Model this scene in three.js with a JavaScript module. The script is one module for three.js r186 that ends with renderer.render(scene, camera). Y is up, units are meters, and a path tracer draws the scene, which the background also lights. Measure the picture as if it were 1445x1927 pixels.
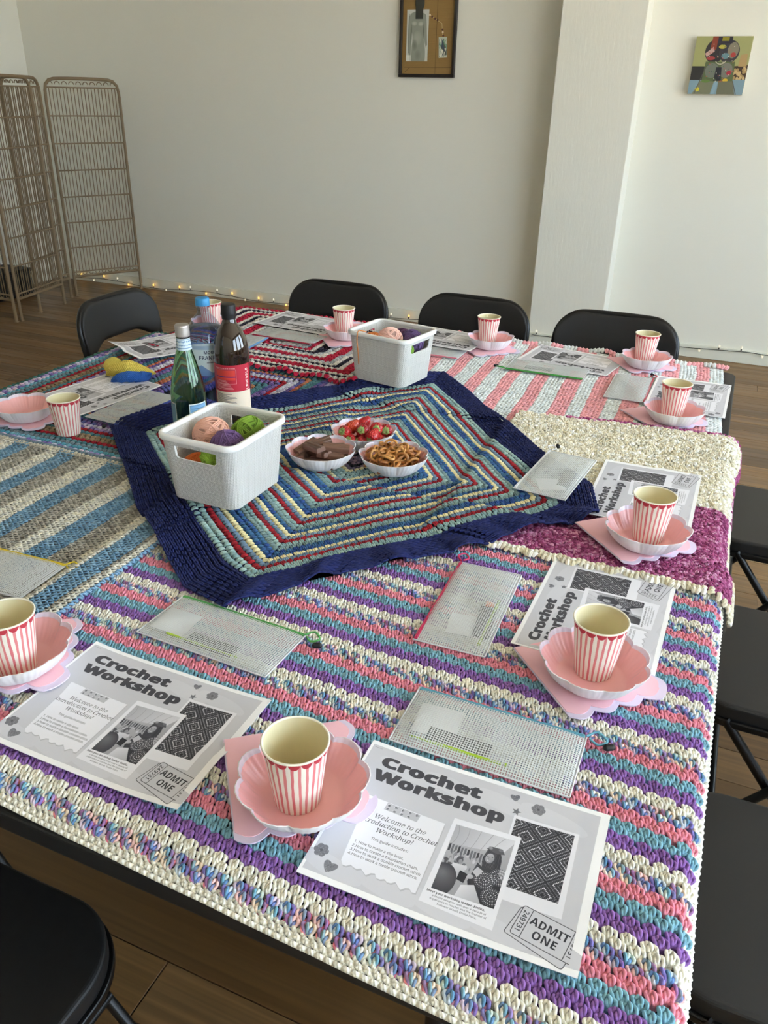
import * as THREE from 'three';
import { RoundedBoxGeometry } from 'three/addons/geometries/RoundedBoxGeometry.js';
import { mergeGeometries, mergeVertices } from 'three/addons/utils/BufferGeometryUtils.js';
import { ImprovedNoise } from 'three/addons/math/ImprovedNoise.js';

// ---------------------------------------------------------------- camera, sky, sun, exposure
const scene = new THREE.Scene();
const camera = new THREE.PerspectiveCamera(65.5, 1445 / 1927, 0.05, 100);
camera.position.set(0, 1.492, 0);
camera.rotation.order = 'YXZ';
camera.rotation.set(-0.48147, 0.39444, 0.02313);
scene.add(camera);

const renderer = new THREE.WebGLRenderer({ antialias: true });
renderer.toneMapping = THREE.LinearToneMapping;
renderer.toneMappingExposure = 1.22;
renderer.shadowMap.enabled = true;

{ // bright hazy day: pale horizon, bluer overhead
  const w = 64, h = 32, d = new Float32Array(w * h * 4);
  for (let y = 0; y < h; y++) for (let x = 0; x < w; x++) {
    const e = Math.max(0, ((y + 0.5) / h - 0.5) * 2), k = Math.pow(e, 0.6), i = (y * w + x) * 4;
    d[i] = 0.89 - 0.39 * k; d[i + 1] = 1.02 - 0.29 * k; d[i + 2] = 1.12 - 0.06 * k; d[i + 3] = 1;
  }
  const sky = new THREE.DataTexture(d, w, h, THREE.RGBAFormat, THREE.FloatType);
  sky.mapping = THREE.EquirectangularReflectionMapping; sky.magFilter = THREE.LinearFilter; sky.needsUpdate = true;
  scene.background = sky; scene.backgroundIntensity = 8.6;
}
const sun = new THREE.DirectionalLight(0xfff0dc, 50);   // stands high behind the building and lights the street
sun.position.set(1, 16, 5); sun.target.position.set(6, 0, 0); sun.castShadow = true;
sun.shadow.camera.left = -16; sun.shadow.camera.right = 16; sun.shadow.camera.top = 16; sun.shadow.camera.bottom = -16; sun.shadow.camera.far = 50;
sun.shadow.mapSize.set(2048, 2048);
scene.add(sun, sun.target);

// ---------------------------------------------------------------- helpers
let seed = 12345;
const rnd = () => { seed |= 0; seed = seed + 0x6D2B79F5 | 0; let t = Math.imul(seed ^ seed >>> 15, 1 | seed); t = t + Math.imul(t ^ t >>> 7, 61 | t) ^ t; return ((t ^ t >>> 14) >>> 0) / 4294967296; };
const rr = (a, b) => a + (b - a) * rnd();
const noise = new ImprovedNoise();
const V3 = (x, y, z) => new THREE.Vector3(x, y, z);
const clamp = (x, a, b) => Math.min(b, Math.max(a, x));
const sstep = (a, b, x) => { const t = clamp((x - a) / (b - a), 0, 1); return t * t * (3 - 2 * t); };
const col = (r, g, b) => new THREE.Color().setRGB(r / 255, g / 255, b / 255, THREE.SRGBColorSpace);
const used = {};
const numbered = (n) => { const k = used[n] = (used[n] ?? -1) + 1; return k ? n + '_' + String(k).padStart(3, '0') : n; };
const mat = (c, o = {}) => new THREE.MeshStandardMaterial({ color: Array.isArray(c) ? col(...c) : c, roughness: 0.6, ...o });
const phys = (c, o = {}) => new THREE.MeshPhysicalMaterial({ color: Array.isArray(c) ? col(...c) : c, roughness: 0.5, ...o });
function tag(o, label, category, group, kind) { Object.assign(o.userData, { label, category }); if (group) o.userData.group = group; if (kind) o.userData.kind = kind; return o; }
function thing(name, label, category, pos = [0, 0, 0], turn = 0, group) {
  const o = new THREE.Group(); o.name = numbered(name); o.position.set(...pos); o.rotation.y = turn; scene.add(o);
  return tag(o, label, category, group);
}
function part(name, geo, m, parent, label) {
  const o = new THREE.Mesh(Array.isArray(geo) ? mergeGeometries(geo.map((g) => g.index ? g.toNonIndexed() : g)) : geo, m); o.name = parent === scene ? numbered(name) : name; o.castShadow = o.receiveShadow = true;
  if (label) o.userData.label = label;
  parent.add(o); return o;
}
function struct(name, geo, m) { const o = part(name, geo, m, scene); o.userData.kind = 'structure'; return o; }
function copy(src, label, pos, turn = 0, group) {
  const c = src.clone(); c.name = numbered(src.name.replace(/_\d{3}$/, '')); c.userData = { ...src.userData, label };
  if (group) c.userData.group = group;
  c.position.set(...pos); c.rotation.set(0, turn, 0); scene.add(c); return c;
}
const box = (w, h, d, x = 0, y = 0, z = 0) => new THREE.BoxGeometry(w, h, d).translate(x, y, z);
const rbox = (w, h, d, r, x = 0, y = 0, z = 0, s = 3) => new RoundedBoxGeometry(w, h, d, s, r).translate(x, y, z);
const tube = (pts, r, seg = 24, rad = 8, closed = false) => new THREE.TubeGeometry(new THREE.CatmullRomCurve3(pts.map((p) => V3(...p)), closed, 'centripetal'), seg, r, rad, closed);
const rod = (a, b, r, rad = 8) => { const A = V3(...a), B = V3(...b), d = B.clone().sub(A), g = new THREE.CylinderGeometry(r, r, d.length(), rad); g.applyQuaternion(new THREE.Quaternion().setFromUnitVectors(V3(0, 1, 0), d.clone().normalize())); return g.translate(...A.add(B).multiplyScalar(0.5).toArray()); };
const lathe = (pts, seg = 48) => new THREE.LatheGeometry(pts.map((p) => new THREE.Vector2(...p)), seg);
function canvasTex(w, h, draw, srgb = true) {
  const c = document.createElement('canvas'); c.width = w; c.height = h; draw(c.getContext('2d'), w, h);
  const t = new THREE.CanvasTexture(c); if (srgb) t.colorSpace = THREE.SRGBColorSpace; t.anisotropy = 8; return t;
}
function dataTex(w, h, f, srgb = false, rep = [1, 1]) {
  const d = new Uint8Array(w * h * 4);
  for (let y = 0; y < h; y++) for (let x = 0; x < w; x++) { const v = f(x / w, y / h, x, y), i = (y * w + x) * 4; for (let c = 0; c < 3; c++) d[i + c] = clamp(Math.round(Array.isArray(v) ? v[c] : v * 255), 0, 255); d[i + 3] = 255; }
  const t = new THREE.DataTexture(d, w, h, THREE.RGBAFormat); t.magFilter = THREE.LinearFilter; t.wrapS = t.wrapT = THREE.RepeatWrapping; if (srgb) t.colorSpace = THREE.SRGBColorSpace; t.repeat.set(...rep); t.needsUpdate = true; return t;
}
// surface over a parameter grid; f(u, v) -> [x, y, z]; skip(i, j) leaves cells out
function grid(nu, nv, f, skip, flip = false) {
  const p = [], uv = [], ix = [];
  for (let j = 0; j <= nv; j++) for (let i = 0; i <= nu; i++) { p.push(...f(i / nu, j / nv)); uv.push(i / nu, j / nv); }
  for (let j = 0; j < nv; j++) for (let i = 0; i < nu; i++) {
    if (skip && skip(i, j)) continue;
    const a = j * (nu + 1) + i, b = a + 1, c = a + nu + 1, d = c + 1;
    if (flip) ix.push(a, c, b, b, c, d); else ix.push(a, b, c, b, d, c);
  }
  const g = new THREE.BufferGeometry(); g.setAttribute('position', new THREE.Float32BufferAttribute(p, 3)); g.setAttribute('uv', new THREE.Float32BufferAttribute(uv, 2)); g.setIndex(ix); g.computeVertexNormals(); return g;
}

// ---------------------------------------------------------------- room
const WZ = -5.57, LX = -5.5, RX = 3.0, FZ = 2.6, HH = 3.3, T = 0.74;
const plasterBump = dataTex(256, 256, (u, v, x, y) => 0.5 + 0.25 * noise.noise(x / 21, y / 21, 3.3) + 0.15 * noise.noise(x / 6, y / 6, 7.7) + 0.1 * (rnd() - 0.5), false, [3, 3]);
const wallMat = mat([236, 234, 222], { roughness: 0.85, bumpMap: plasterBump, bumpScale: 0.0015 });
const trimMat = mat([228, 228, 214], { roughness: 0.55 });
struct('wall_back', box(RX - LX + 0.4, HH, 0.2, (RX + LX) / 2, HH / 2, WZ - 0.1), wallMat);
struct('wall_left', box(0.2, HH, FZ - WZ, LX - 0.1, HH / 2, (FZ + WZ) / 2), wallMat);
struct('wall_front', box(RX - LX + 0.4, HH, 0.2, (RX + LX) / 2, HH / 2, FZ + 0.1), wallMat);
struct('ceiling', box(RX - LX + 0.4, 0.2, FZ - WZ + 0.4, (RX + LX) / 2, HH + 0.1, (FZ + WZ) / 2), mat([238, 237, 230], { roughness: 0.9 }));
struct('trim_1', rbox(0.484, HH, 0.22, 0.006, -0.956, HH / 2, WZ + 0.09, 2), wallMat).userData.label = 'white pilaster standing out from the back wall';
struct('baseboard_back', [rbox(LX * -1 - 1.2 + 0.002, 0.085, 0.022, 0.004, (LX - 1.198) / 2, 0.0425, WZ + 0.011), rbox(RX + 0.714, 0.085, 0.022, 0.004, (RX - 0.714) / 2, 0.0425, WZ + 0.011), rbox(0.52, 0.085, 0.022, 0.004, -0.956, 0.0425, WZ + 0.211)], trimMat);
struct('baseboard_left', rbox(0.022, 0.085, FZ - WZ - 0.03, 0.004, LX + 0.011, 0.0425, (FZ + WZ) / 2 + 0.012), trimMat);
// right wall with three large windows
{
  const wins = [[-4.5, -2.8], [-2.3, -0.6], [-0.1, 1.6]], y0 = 0.75, y1 = 2.95, g = [];
  g.push(box(0.2, y0, FZ - WZ, RX + 0.1, y0 / 2, (FZ + WZ) / 2), box(0.2, HH - y1, FZ - WZ, RX + 0.1, (HH + y1) / 2, (FZ + WZ) / 2));
  let z = WZ;
  for (const [a, b] of [...wins, [FZ, FZ]]) { if (a - z > 0.01) g.push(box(0.2, y1 - y0, a - z, RX + 0.1, (y0 + y1) / 2, (a + z) / 2)); z = b; }
  struct('wall_right', g, wallMat);
  const glass = phys(0xffffff, { transmission: 1, thickness: 0, roughness: 0, ior: 1.45 });
  wins.forEach(([a, b], k) => {
    const w = struct('window_' + (k + 1), [box(0.07, 0.06, b - a, RX + 0.1, y0 + 0.03, (a + b) / 2), box(0.07, 0.06, b - a, RX + 0.1, y1 - 0.03, (a + b) / 2), box(0.07, y1 - y0 - 0.12, 0.06, RX + 0.1, (y0 + y1) / 2, a + 0.03), box(0.07, y1 - y0 - 0.12, 0.06, RX + 0.1, (y0 + y1) / 2, b - 0.03), box(0.05, y1 - y0 - 0.12, 0.04, RX + 0.1, (y0 + y1) / 2, (a + b) / 2)], trimMat);
    const m = (a + b) / 2;
    for (const [p, q] of [[a + 0.06, m - 0.02], [m + 0.02, b - 0.06]]) part('pane', new THREE.PlaneGeometry(q - p, y1 - y0 - 0.12).rotateY(-Math.PI / 2).translate(RX + 0.1, (y0 + y1) / 2, (p + q) / 2), glass, w);
  });
  struct('pavement', box(40, 0.1, 60, RX + 20.3, -0.1, -2), mat([176, 168, 152], { roughness: 0.95 }));
}
// floorboards, each a board of its own
{
  const grain = (s) => dataTex(512, 64, (u, v, x, y) => {
    const n = noise.noise(x / 90 + s, y / 5, s) * 0.5 + noise.noise(x / 30, y / 2.2, s + 4) * 0.3 + noise.noise(x / 160, y / 14, s + 9) * 0.4, k = 1 + 0.26 * n;
    return [132 * k, 100 * k, 62 * k];
  }, true);
  const rough = dataTex(256, 64, (u, v, x, y) => 0.42 + 0.16 * noise.noise(x / 40, y / 12, 1.5));
  const ms = [0, 1, 2, 3, 4, 5].map((k) => mat(col(255 - 26 * (k % 3) - 10 * (k & 1), 255 - 28 * (k % 3) - 8 * (k & 1), 255 - 30 * (k % 3)), { map: grain(k * 13.7), roughness: 1, roughnessMap: rough }));
  const floor = struct('floor', box(RX - LX + 0.4, 0.15, FZ - WZ + 0.4, (RX + LX) / 2, -0.095, (FZ + WZ) / 2), mat([30, 22, 15], { roughness: 0.9 }));
  const pw = 0.118, n = Math.ceil((FZ - WZ) / pw), geos = {};
  for (let r = 0; r < n; r++) {
    let x = LX - rr(0, 1.6);
    while (x < RX) {
      const len = [2.1, 2.8, 3.3][Math.floor(rnd() * 3)], a = Math.max(x, LX), b = Math.min(x + len, RX);
      if (b - a > 0.02) {
        const key = (b - a).toFixed(2), g = geos[key] ??= rbox(b - a - 0.0025, 0.02, pw - 0.0022, 0.0012, 0, 0, 0, 1);
        const o = part('plank', g, ms[Math.floor(rnd() * 6)], floor); o.position.set((a + b) / 2, -0.01 + rr(-0.0006, 0), WZ + (r + 0.5) * pw);
      }
      x += len;
    }
  }
}

// ---------------------------------------------------------------- three trestle tables side by side
const XE = 0.066, ZN = -0.436, ZF = -2.675;
{
  const black = mat([30, 30, 31], { roughness: 0.55 }), steel = mat([38, 38, 40], { roughness: 0.4, metalness: 0.6 });
  const mk = (label, z0, z1) => {
    const t = thing('trestle_table', label, 'table', [(XE + 0.012 - 1.775) / 2, 0, (z0 + z1) / 2], 0, 'black folding tables pushed together');
    const W = XE + 0.012 + 1.775, D = z1 - z0 - 0.004, s = new THREE.Shape(), r = 0.035, x = W / 2, y = D / 2;
    s.moveTo(-x + r, -y); s.lineTo(x - r, -y); s.absarc(x - r, -y + r, r, -Math.PI / 2, 0); s.lineTo(x, y - r); s.absarc(x - r, y - r, r, 0, Math.PI / 2); s.lineTo(-x + r, y); s.absarc(-x + r, y - r, r, Math.PI / 2, Math.PI); s.lineTo(-x, -y + r); s.absarc(-x + r, -y + r, r, Math.PI, Math.PI * 1.5);
    part('table_top', new THREE.ExtrudeGeometry(s, { depth: 0.022, bevelThickness: 0.005, bevelSize: 0.004, bevelOffset: -0.004, bevelSegments: 3, curveSegments: 10 }).rotateX(-Math.PI / 2).translate(0, T - 0.027, 0), black, t);
    for (const sx of [-1, 1]) {
      for (const sz of [-1, 1]) part('leg', rod([sx * (W / 2 - 0.25), 0.0, sz * (D / 2 - 0.2)], [sx * (W / 2 - 0.25), T - 0.030, sz * (D / 2 - 0.2)], 0.0135), steel, t);
      part('cross_bar', rod([sx * (W / 2 - 0.25), 0.16, -D / 2 + 0.2], [sx * (W / 2 - 0.25), 0.16, D / 2 - 0.2], 0.011), steel, t);
    }
  };
  mk('black folding table nearest the camera, under the pink and purple striped blanket', ZN - 0.75, ZN);
  mk('black folding table in the middle, under the navy edged blanket', ZN - 1.5, ZN - 0.75);
  mk('black folding table farthest back, under the red and pink blankets', ZF, ZN - 1.5);
}

// ---------------------------------------------------------------- crocheted blankets
// corners (x, z) of each blanket lying on the tables, lowest first, and its thickness
const lie = [
  { th: 0.009, wr: 0.0015, q: [[-1.80, -2.22], [-1.80, -1.26], [-0.84, -1.26], [-0.84, -2.22]] },          // 0 granny rectangle
  { th: 0.013, wr: 0.0020, q: [[-0.95, -1.40], [-0.95, -0.42], [0.20, -0.40], [0.20, -1.38]] },            // 1 pink and purple stripes
  { th: 0.008, wr: 0.0020, q: [[-0.97, -2.69], [-0.93, -1.88], [0.085, -1.90], [0.055, -2.66]] },         // 2 pink and white stripes
  { th: 0.008, wr: 0.0020, q: [[-1.84, -1.27], [-1.84, -0.40], [-0.882, -0.40], [-0.862, -1.27]] },        // 3 blue and grey stripes
  { th: 0.010, wr: 0.0030, q: [[-0.46, -1.97], [-0.44, -1.262], [0.20, -1.262], [0.20, -2.035]] },         // 4 cream and mauve
  { th: 0.011, wr: 0.0030, q: [[-1.73, -2.67], [-1.69, -2.02], [-0.90, -1.985], [-0.93, -2.67]] },         // 5 red, white and black
  { th: 0.009, wr: 0.0050, q: [[-1.317, -1.412], [-0.632, -0.868], [-0.146, -1.471], [-0.732, -2.197]] },  // 6 navy edged square
];
const inside = (k, x, z) => { // signed distance inside a convex outline
  const q = lie[k].q; let d = 9;
  for (let i = 0; i < 4; i++) { const [ax, az] = q[i], [bx, bz] = q[(i + 1) % 4], ex = bx - ax, ez = bz - az, l = Math.hypot(ex, ez); d = Math.min(d, ((x - ax) * ez - (z - az) * ex) / l); }
  return d;
};
const layH = (k, x, z) => {
  let y = T + 0.002;
  for (let j = 0; j < k; j++) y += lie[j].th * sstep(-0.014, 0.012, inside(j, x, z));
  return y + (k < lie.length ? lie[k].wr * (1 + noise.noise(x * 9, z * 9, k * 3.1) * 0.8 + noise.noise(x * 22, z * 22, k) * 0.3) : 0);
};
const topH = (x, z) => { let y = T; for (let k = 0; k < lie.length; k++) if (inside(k, x, z) > -0.004) y = Math.max(y, layH(k, x, z) + lie[k].th); return y; };
const restH = (x, z, r) => { let y = 0; for (let i = 0; i < 9; i++) y = Math.max(y, topH(x + (i % 3 - 1) * r, z + (Math.floor(i / 3) - 1) * r)); return y; };
const DR = 0.03, DM = 1.38;
const mtx = new THREE.Matrix4();
// frame of a stitch of blanket k; x beyond the table edge runs down over it
function frameAt(k, x, z, lift = 0) {
  const over = Math.max(0, x - XE), f = Math.min(over / DR, DM), rest = Math.max(0, over - DM * DR), e = 0.003;
  const y = layH(k, Math.min(x, XE), z) + lift, hx = (layH(k, Math.min(x, XE) + e, z) - layH(k, Math.min(x, XE) - e, z)) / 2 / e, hz = (layH(k, Math.min(x, XE), z + e) - layH(k, Math.min(x, XE), z - e)) / 2 / e;
  const rad = DR + (y - T - 0.005);
  const p = over > 0 ? V3(XE + rad * Math.sin(f) + rest * Math.cos(DM), y - rad * (1 - Math.cos(f)) - rest * Math.sin(DM), z) : V3(x, y, z);
  const u = V3(Math.cos(f), -Math.sin(f) + (over > 0 ? 0 : hx), 0).normalize(), w = V3(0, hz, 1).normalize();
  return { p, u, w, n: w.clone().cross(u).normalize() };
}
function stitchM(fr, ang, sx = 1, sy = 1, sz = 1) {
  const t = fr.u.clone().multiplyScalar(Math.cos(ang)).addScaledVector(fr.w, Math.sin(ang)), b = t.clone().cross(fr.n);
  return new THREE.Matrix4().makeBasis(t.multiplyScalar(sx), fr.n.clone().multiplyScalar(sy), b.multiplyScalar(sz)).setPosition(fr.p);
}
const twist = dataTex(32, 32, (u, v) => 0.5 + 0.5 * Math.sin(2 * Math.PI * (u * 5 + v * 2)));
const yarnMat = mat(0xffffff, { roughness: 0.9, bumpMap: twist, bumpScale: 0.0006 });
const fineYarn = mat(0xffffff, { roughness: 0.95 });
const strand = (pts, r, seg, rad) => tube(pts, r, seg, rad);
const puff = (w, d, h, r, seg = 5, rad = 6) => mergeGeometries([-1, 0, 1].map((k) => strand([[k * 0.10 * w, 0.02 * h, 0.52 * d], [k * (0.5 * w - r) * 0.92, (h - r) * (k ? 0.66 : 0.86), 0.24 * d], [k * (0.5 * w - r), (h - r) * (k ? 0.78 : 1), -0.04 * d], [k * (0.5 * w - r) * 0.72, (h - r) * 0.7, -0.30 * d], [k * 0.06 * w, 0.0, -0.52 * d]], r, seg, rad)));
// puff stitch of three posts, each a two ply yarn; tints gives the plies their own dye
function plyPuff(w, d, h, r, tints) {
  const gs = [], base = (k) => new THREE.CatmullRomCurve3([[k * 0.12 * w, 0.04 * h, 0.54 * d], [k * 0.34 * w, h * (k ? 0.62 : 0.74), 0.26 * d], [k * 0.40 * w, h * (k ? 0.74 : 0.9), -0.06 * d], [k * 0.26 * w, h * 0.66, -0.36 * d], [k * 0.05 * w, h * 0.1, -0.56 * d]].map((p) => V3(...p)));
  [-1, 1, 0].forEach((k, a) => {
    const c = base(k), fr = c.computeFrenetFrames(14, false);
    for (let s = 0; s < 2; s++) {
      const pts = []; for (let i = 0; i <= 14; i++) { const t = i / 14, an = t * 7.5 + s * Math.PI + k; pts.push(c.getPointAt(t).addScaledVector(V3(1, 0, 0), Math.cos(an) * r * 0.78).addScaledVector(V3(0, 1, 0), Math.sin(an) * r * 0.78).toArray()); }
      const g = tube(pts, r, 14, 6);
      if (tints) { const q = tints[(a * 2 + s) % tints.length], v = new Float32Array(g.attributes.position.count * 3); for (let i = 0; i < v.length; i += 3) { v[i] = q.r; v[i + 1] = q.g; v[i + 2] = q.b; } g.setAttribute('color', new THREE.BufferAttribute(v, 3)); }
      gs.push(g);
    }
  });
  return mergeGeometries(gs);
}
const vee = (w, d, h, r, seg = 3, rad = 5) => mergeGeometries([-1, 1].map((k) => strand([[k * 0.06 * w, 0.1 * h, 0.55 * d], [k * 0.26 * w, h - r, 0.05 * d], [k * 0.42 * w, 0.3 * h, -0.55 * d]], r, seg, rad)));
const chain = (w, d, h, r, seg = 4, rad = 5) => mergeGeometries([-1, 1].map((k) => strand([[-0.55 * w, 0.3 * h, k * 0.1 * d], [-0.1 * w, h - r, k * 0.3 * d], [0.5 * w, 0.35 * h, k * 0.1 * d]], r, seg, rad)));
class Stripe { // collects the stitches of one stripe
  constructor() { this.m = []; this.c = []; }
  add(m, c, v = 0.07) { const k = 1 + rr(-v, v); this.m.push(m); this.c.push(c.clone().multiplyScalar(k)); }
  build(name, geo, material, parent, label) {
    if (!this.m.length) return;
    const o = new THREE.InstancedMesh(geo, material, this.m.length); o.name = name; o.castShadow = o.receiveShadow = true;
    this.m.forEach((m, i) => { o.setMatrixAt(i, m); o.setColorAt(i, this.c[i]); });
    o.userData.kind = 'stuff'; if (label) o.userData.label = label; parent.add(o); return o;
  }
}
const covered = (k, x, z, m = 0.035) => { for (let j = k + 1; j < lie.length; j++) if (inside(j, x, z) > m) return true; return false; };
const wob = (x, z, k) => noise.noise(x * 7, z * 7, k * 5.7);

// the pink, purple and teal striped blanket in front: staggered puff stitches, two rows to a stripe
{
  const b = thing('crocheted_blanket', 'thick pink, purple, teal and white striped puff stitch blanket over the near table edge', 'blanket');
  const white = col(246, 242, 226), purple = col(154, 110, 184), teal = col(136, 186, 202), pink = col(242, 150, 168), conf = [col(255, 255, 255), col(255, 214, 222), col(206, 222, 246), col(226, 212, 246), col(214, 236, 240), col(255, 236, 224)];
  const names = ['variegated', 'white', 'purple', 'teal', 'pink'], cols = [null, white, purple, teal, pink];
  const P = 0.0192, D = 0.0098, g = plyPuff(0.0158, 0.0128, 0.0118, 0.00205), gw = plyPuff(0.0150, 0.0136, 0.0118, 0.00195), gv = plyPuff(0.0156, 0.0126, 0.0116, 0.0020, [col(246, 242, 228), col(128, 160, 204), col(240, 158, 176), col(168, 146, 204), col(246, 242, 228), col(134, 178, 196)]);
  const confMat = mat(0xffffff, { roughness: 0.9, bumpMap: twist, bumpScale: 0.0006, vertexColors: true });
  const zrow = (r) => -0.4425 - 0.0200 * r;
  const x0 = -0.95, x1 = XE + 0.028;
  for (let r = 0; r < 49; r++) {
    const st = new Stripe(), kind = r % 5;
    for (let h = 0; h < 2; h++) for (let i = 0; ; i++) {
      const x = x0 + (i + h * 0.5) * P + rr(-0.0012, 0.0012); if (x > x1) break;
      const z = zrow(r) + 0.037 * Math.min(x, 0.03) + 0.0049 - h * D + 0.004 * wob(x, r * 0.02, 1);
      if (covered(1, x, z) || z < -1.38) continue;
      const fr = frameAt(1, x, z, -0.0005 + rr(0, 0.0012)), c = cols[kind] ?? conf[Math.floor(rnd() * conf.length)];
      st.add(stitchM(fr, rr(-0.12, 0.12) + 0.03 + (kind ? 0 : rnd() < 0.5 ? Math.PI : 0), rr(0.95, 1.06), rr(0.94, 1.08), rr(0.95, 1.05)), c);
    }
    st.build('stripe', kind === 1 ? gw : kind ? g : gv, kind ? yarnMat : confMat, b, names[kind] + ' stripe');
  }
  const edge = new Stripe(), ge = chain(0.0115, 0.0125, 0.010, 0.0029);
  for (let k = 0; k < 2; k++) for (let x = x0; x < x1; x += 0.0098) { const z = -0.4215 - k * 0.0085 + 0.037 * Math.min(x, 0.03); edge.add(stitchM(frameAt(1, x, z, 0), 0.04 + (k ? 0.4 : 0), 1, 1, 1), white); }
  for (let k = 0; k < 3; k++) for (let z = -0.43; z > -1.36; z -= 0.0102) if (!covered(1, x1 + k * 0.007, z)) edge.add(stitchM(frameAt(1, x1 - 0.002 + k * 0.0072, z + rr(-0.001, 0.001), 0), Math.PI / 2 + (k === 1 ? 0.7 : 0), 1, 1, 1), white);
  edge.build('edging', ge, yarnMat, b, 'white crocheted edging');
}
// a knitted ground sheet under dense stitches
function ground(k, x0, x1, z0, z1, c, parent, skew = (x, z) => [x, z], nx = 60, nz = 50) {
  const g = grid(nx, nz, (u, v) => { const [x, z] = skew(x0 + (x1 - x0) * u, z0 + (z1 - z0) * v); return frameAt(k, x, z, 0.0005).p.toArray(); }, null, false);
  part('knitted_ground', g, mat(c, { roughness: 1, side: THREE.DoubleSide }), parent);
}
// straight stripes running along z: rows of small stitches
function stripedAlongZ(k, b, x0, x1, z0, z1, pitchX, pitchZ, geo, colourAt, nameAt, skip, material = fineYarn, skew = 0) {
  let st = new Stripe(), last = null;
  for (let x = x0, r = 0; x <= x1; x += pitchX, r++) {
    const nm = nameAt(x);
    if (last !== null && nm !== last) { st.build('stripe', geo, material, b, last.replace(/\d+$/, '') + ' stripe'); st = new Stripe(); }
    last = nm;
    for (let z = z0 + (r % 2) * pitchZ / 2; z <= z1; z += pitchZ) {
      const X = x + skew * (z - z0) + 0.006 * wob(x, z, k);
      if (covered(k, X, z) || (skip && skip(X, z))) continue;
      st.add(stitchM(frameAt(k, X, z, rr(0, 0.001)), Math.PI / 2 + rr(-0.18, 0.18), rr(0.92, 1.1), rr(0.9, 1.15), rr(0.92, 1.1)), colourAt(x, z), 0.12);
    }
  }
  st.build('stripe', geo, material, b, last.replace(/\d+$/, '') + ' stripe');
}
// blue, grey and cream striped blanket at the left
{
  const b = thing('crocheted_blanket', 'flat blue, taupe and cream striped crocheted blanket at the left table edge', 'blanket');
  const bl = [col(122, 160, 186), col(108, 146, 172), col(136, 170, 190)], ta = [col(172, 166, 152), col(154, 148, 134), col(186, 180, 166)], cr = [col(234, 230, 216), col(222, 218, 206), col(236, 230, 210)], light = col(146, 188, 222);
  const per = 0.133, phase = (x) => (((x + 0.936) % per) + per) % per / per;
  const kind = (x) => { if (x > -0.872) return 'light blue'; if (x > -0.882) return 'white'; const f = phase(x); return f < 0.35 ? 'blue' : f < 0.70 ? 'taupe' : 'cream'; };
  const pick = (a) => a[Math.floor(rnd() * a.length)];
  ground(3, -1.80, -0.868, -1.27, -0.42, [134, 136, 132], b);
  stripedAlongZ(3, b, -1.78, -0.864, -1.262, -0.42, 0.0075, 0.0105, vee(0.0108, 0.0092, 0.0065, 0.0021), (x) => { const n = kind(x); return n === 'light blue' ? light : n === 'white' ? cr[0] : n === 'taupe' ? pick(ta) : n === 'blue' ? pick(bl) : pick(cr); }, kind);
  const e = new Stripe(), ge = vee(0.0115, 0.0105, 0.007, 0.0024);
  for (let r = 0; r < 2; r++) for (let x = -1.80; x < -0.865; x += 0.0105) if (!covered(3, x, -1.268)) e.add(stitchM(frameAt(3, x + r * 0.005, -1.264 - r * 0.009 + 0.006 * wob(x, 0, 2)), rr(-0.2, 0.2)), r ? col(120, 138, 150) : col(206, 198, 176), 0.1);
  e.build('edging', ge, fineYarn, b);
}
// pink and white striped blanket at the far right
{
  const b = thing('crocheted_blanket', 'pink and white striped baby blanket with frilled end at the far right corner', 'blanket');
  const per = 0.0895, pk = col(246, 176, 180), wh = col(232, 238, 236), kind = (x) => ((((x - 0.042) % per) + per) % per) / per < 0.5 ? 'pink' : 'white';
  const off = (z) => 0.025 * (z + 2.3) * -1;
  ground(2, -0.95, 0.046, -2.66, -1.90, [206, 176, 176], b, (x, z) => [x + off(z) * -1.0, z]);
  stripedAlongZ(2, b, -0.94, 0.040, -2.665, -1.90, 0.0098, 0.0125, vee(0.0128, 0.0122, 0.0068, 0.0025), (x) => kind(x) === 'pink' ? pk : wh, kind, null, fineYarn, 0.04);
  const e = new Stripe(), ge = puff(0.016, 0.02, 0.014, 0.0036, 4, 5);
  for (let x = -0.84; x < 0.05; x += 0.0125) e.add(stitchM(frameAt(2, x, -2.672 + 0.006 * Math.sin(x * 60), 0.003 + 0.006 * Math.max(0, Math.sin(x * 36 + 1))), rr(-0.3, 0.3)), kind(x + 0.02) === 'pink' ? pk : wh, 0.08);
  e.build('frill', ge, fineYarn, b);
}
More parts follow.
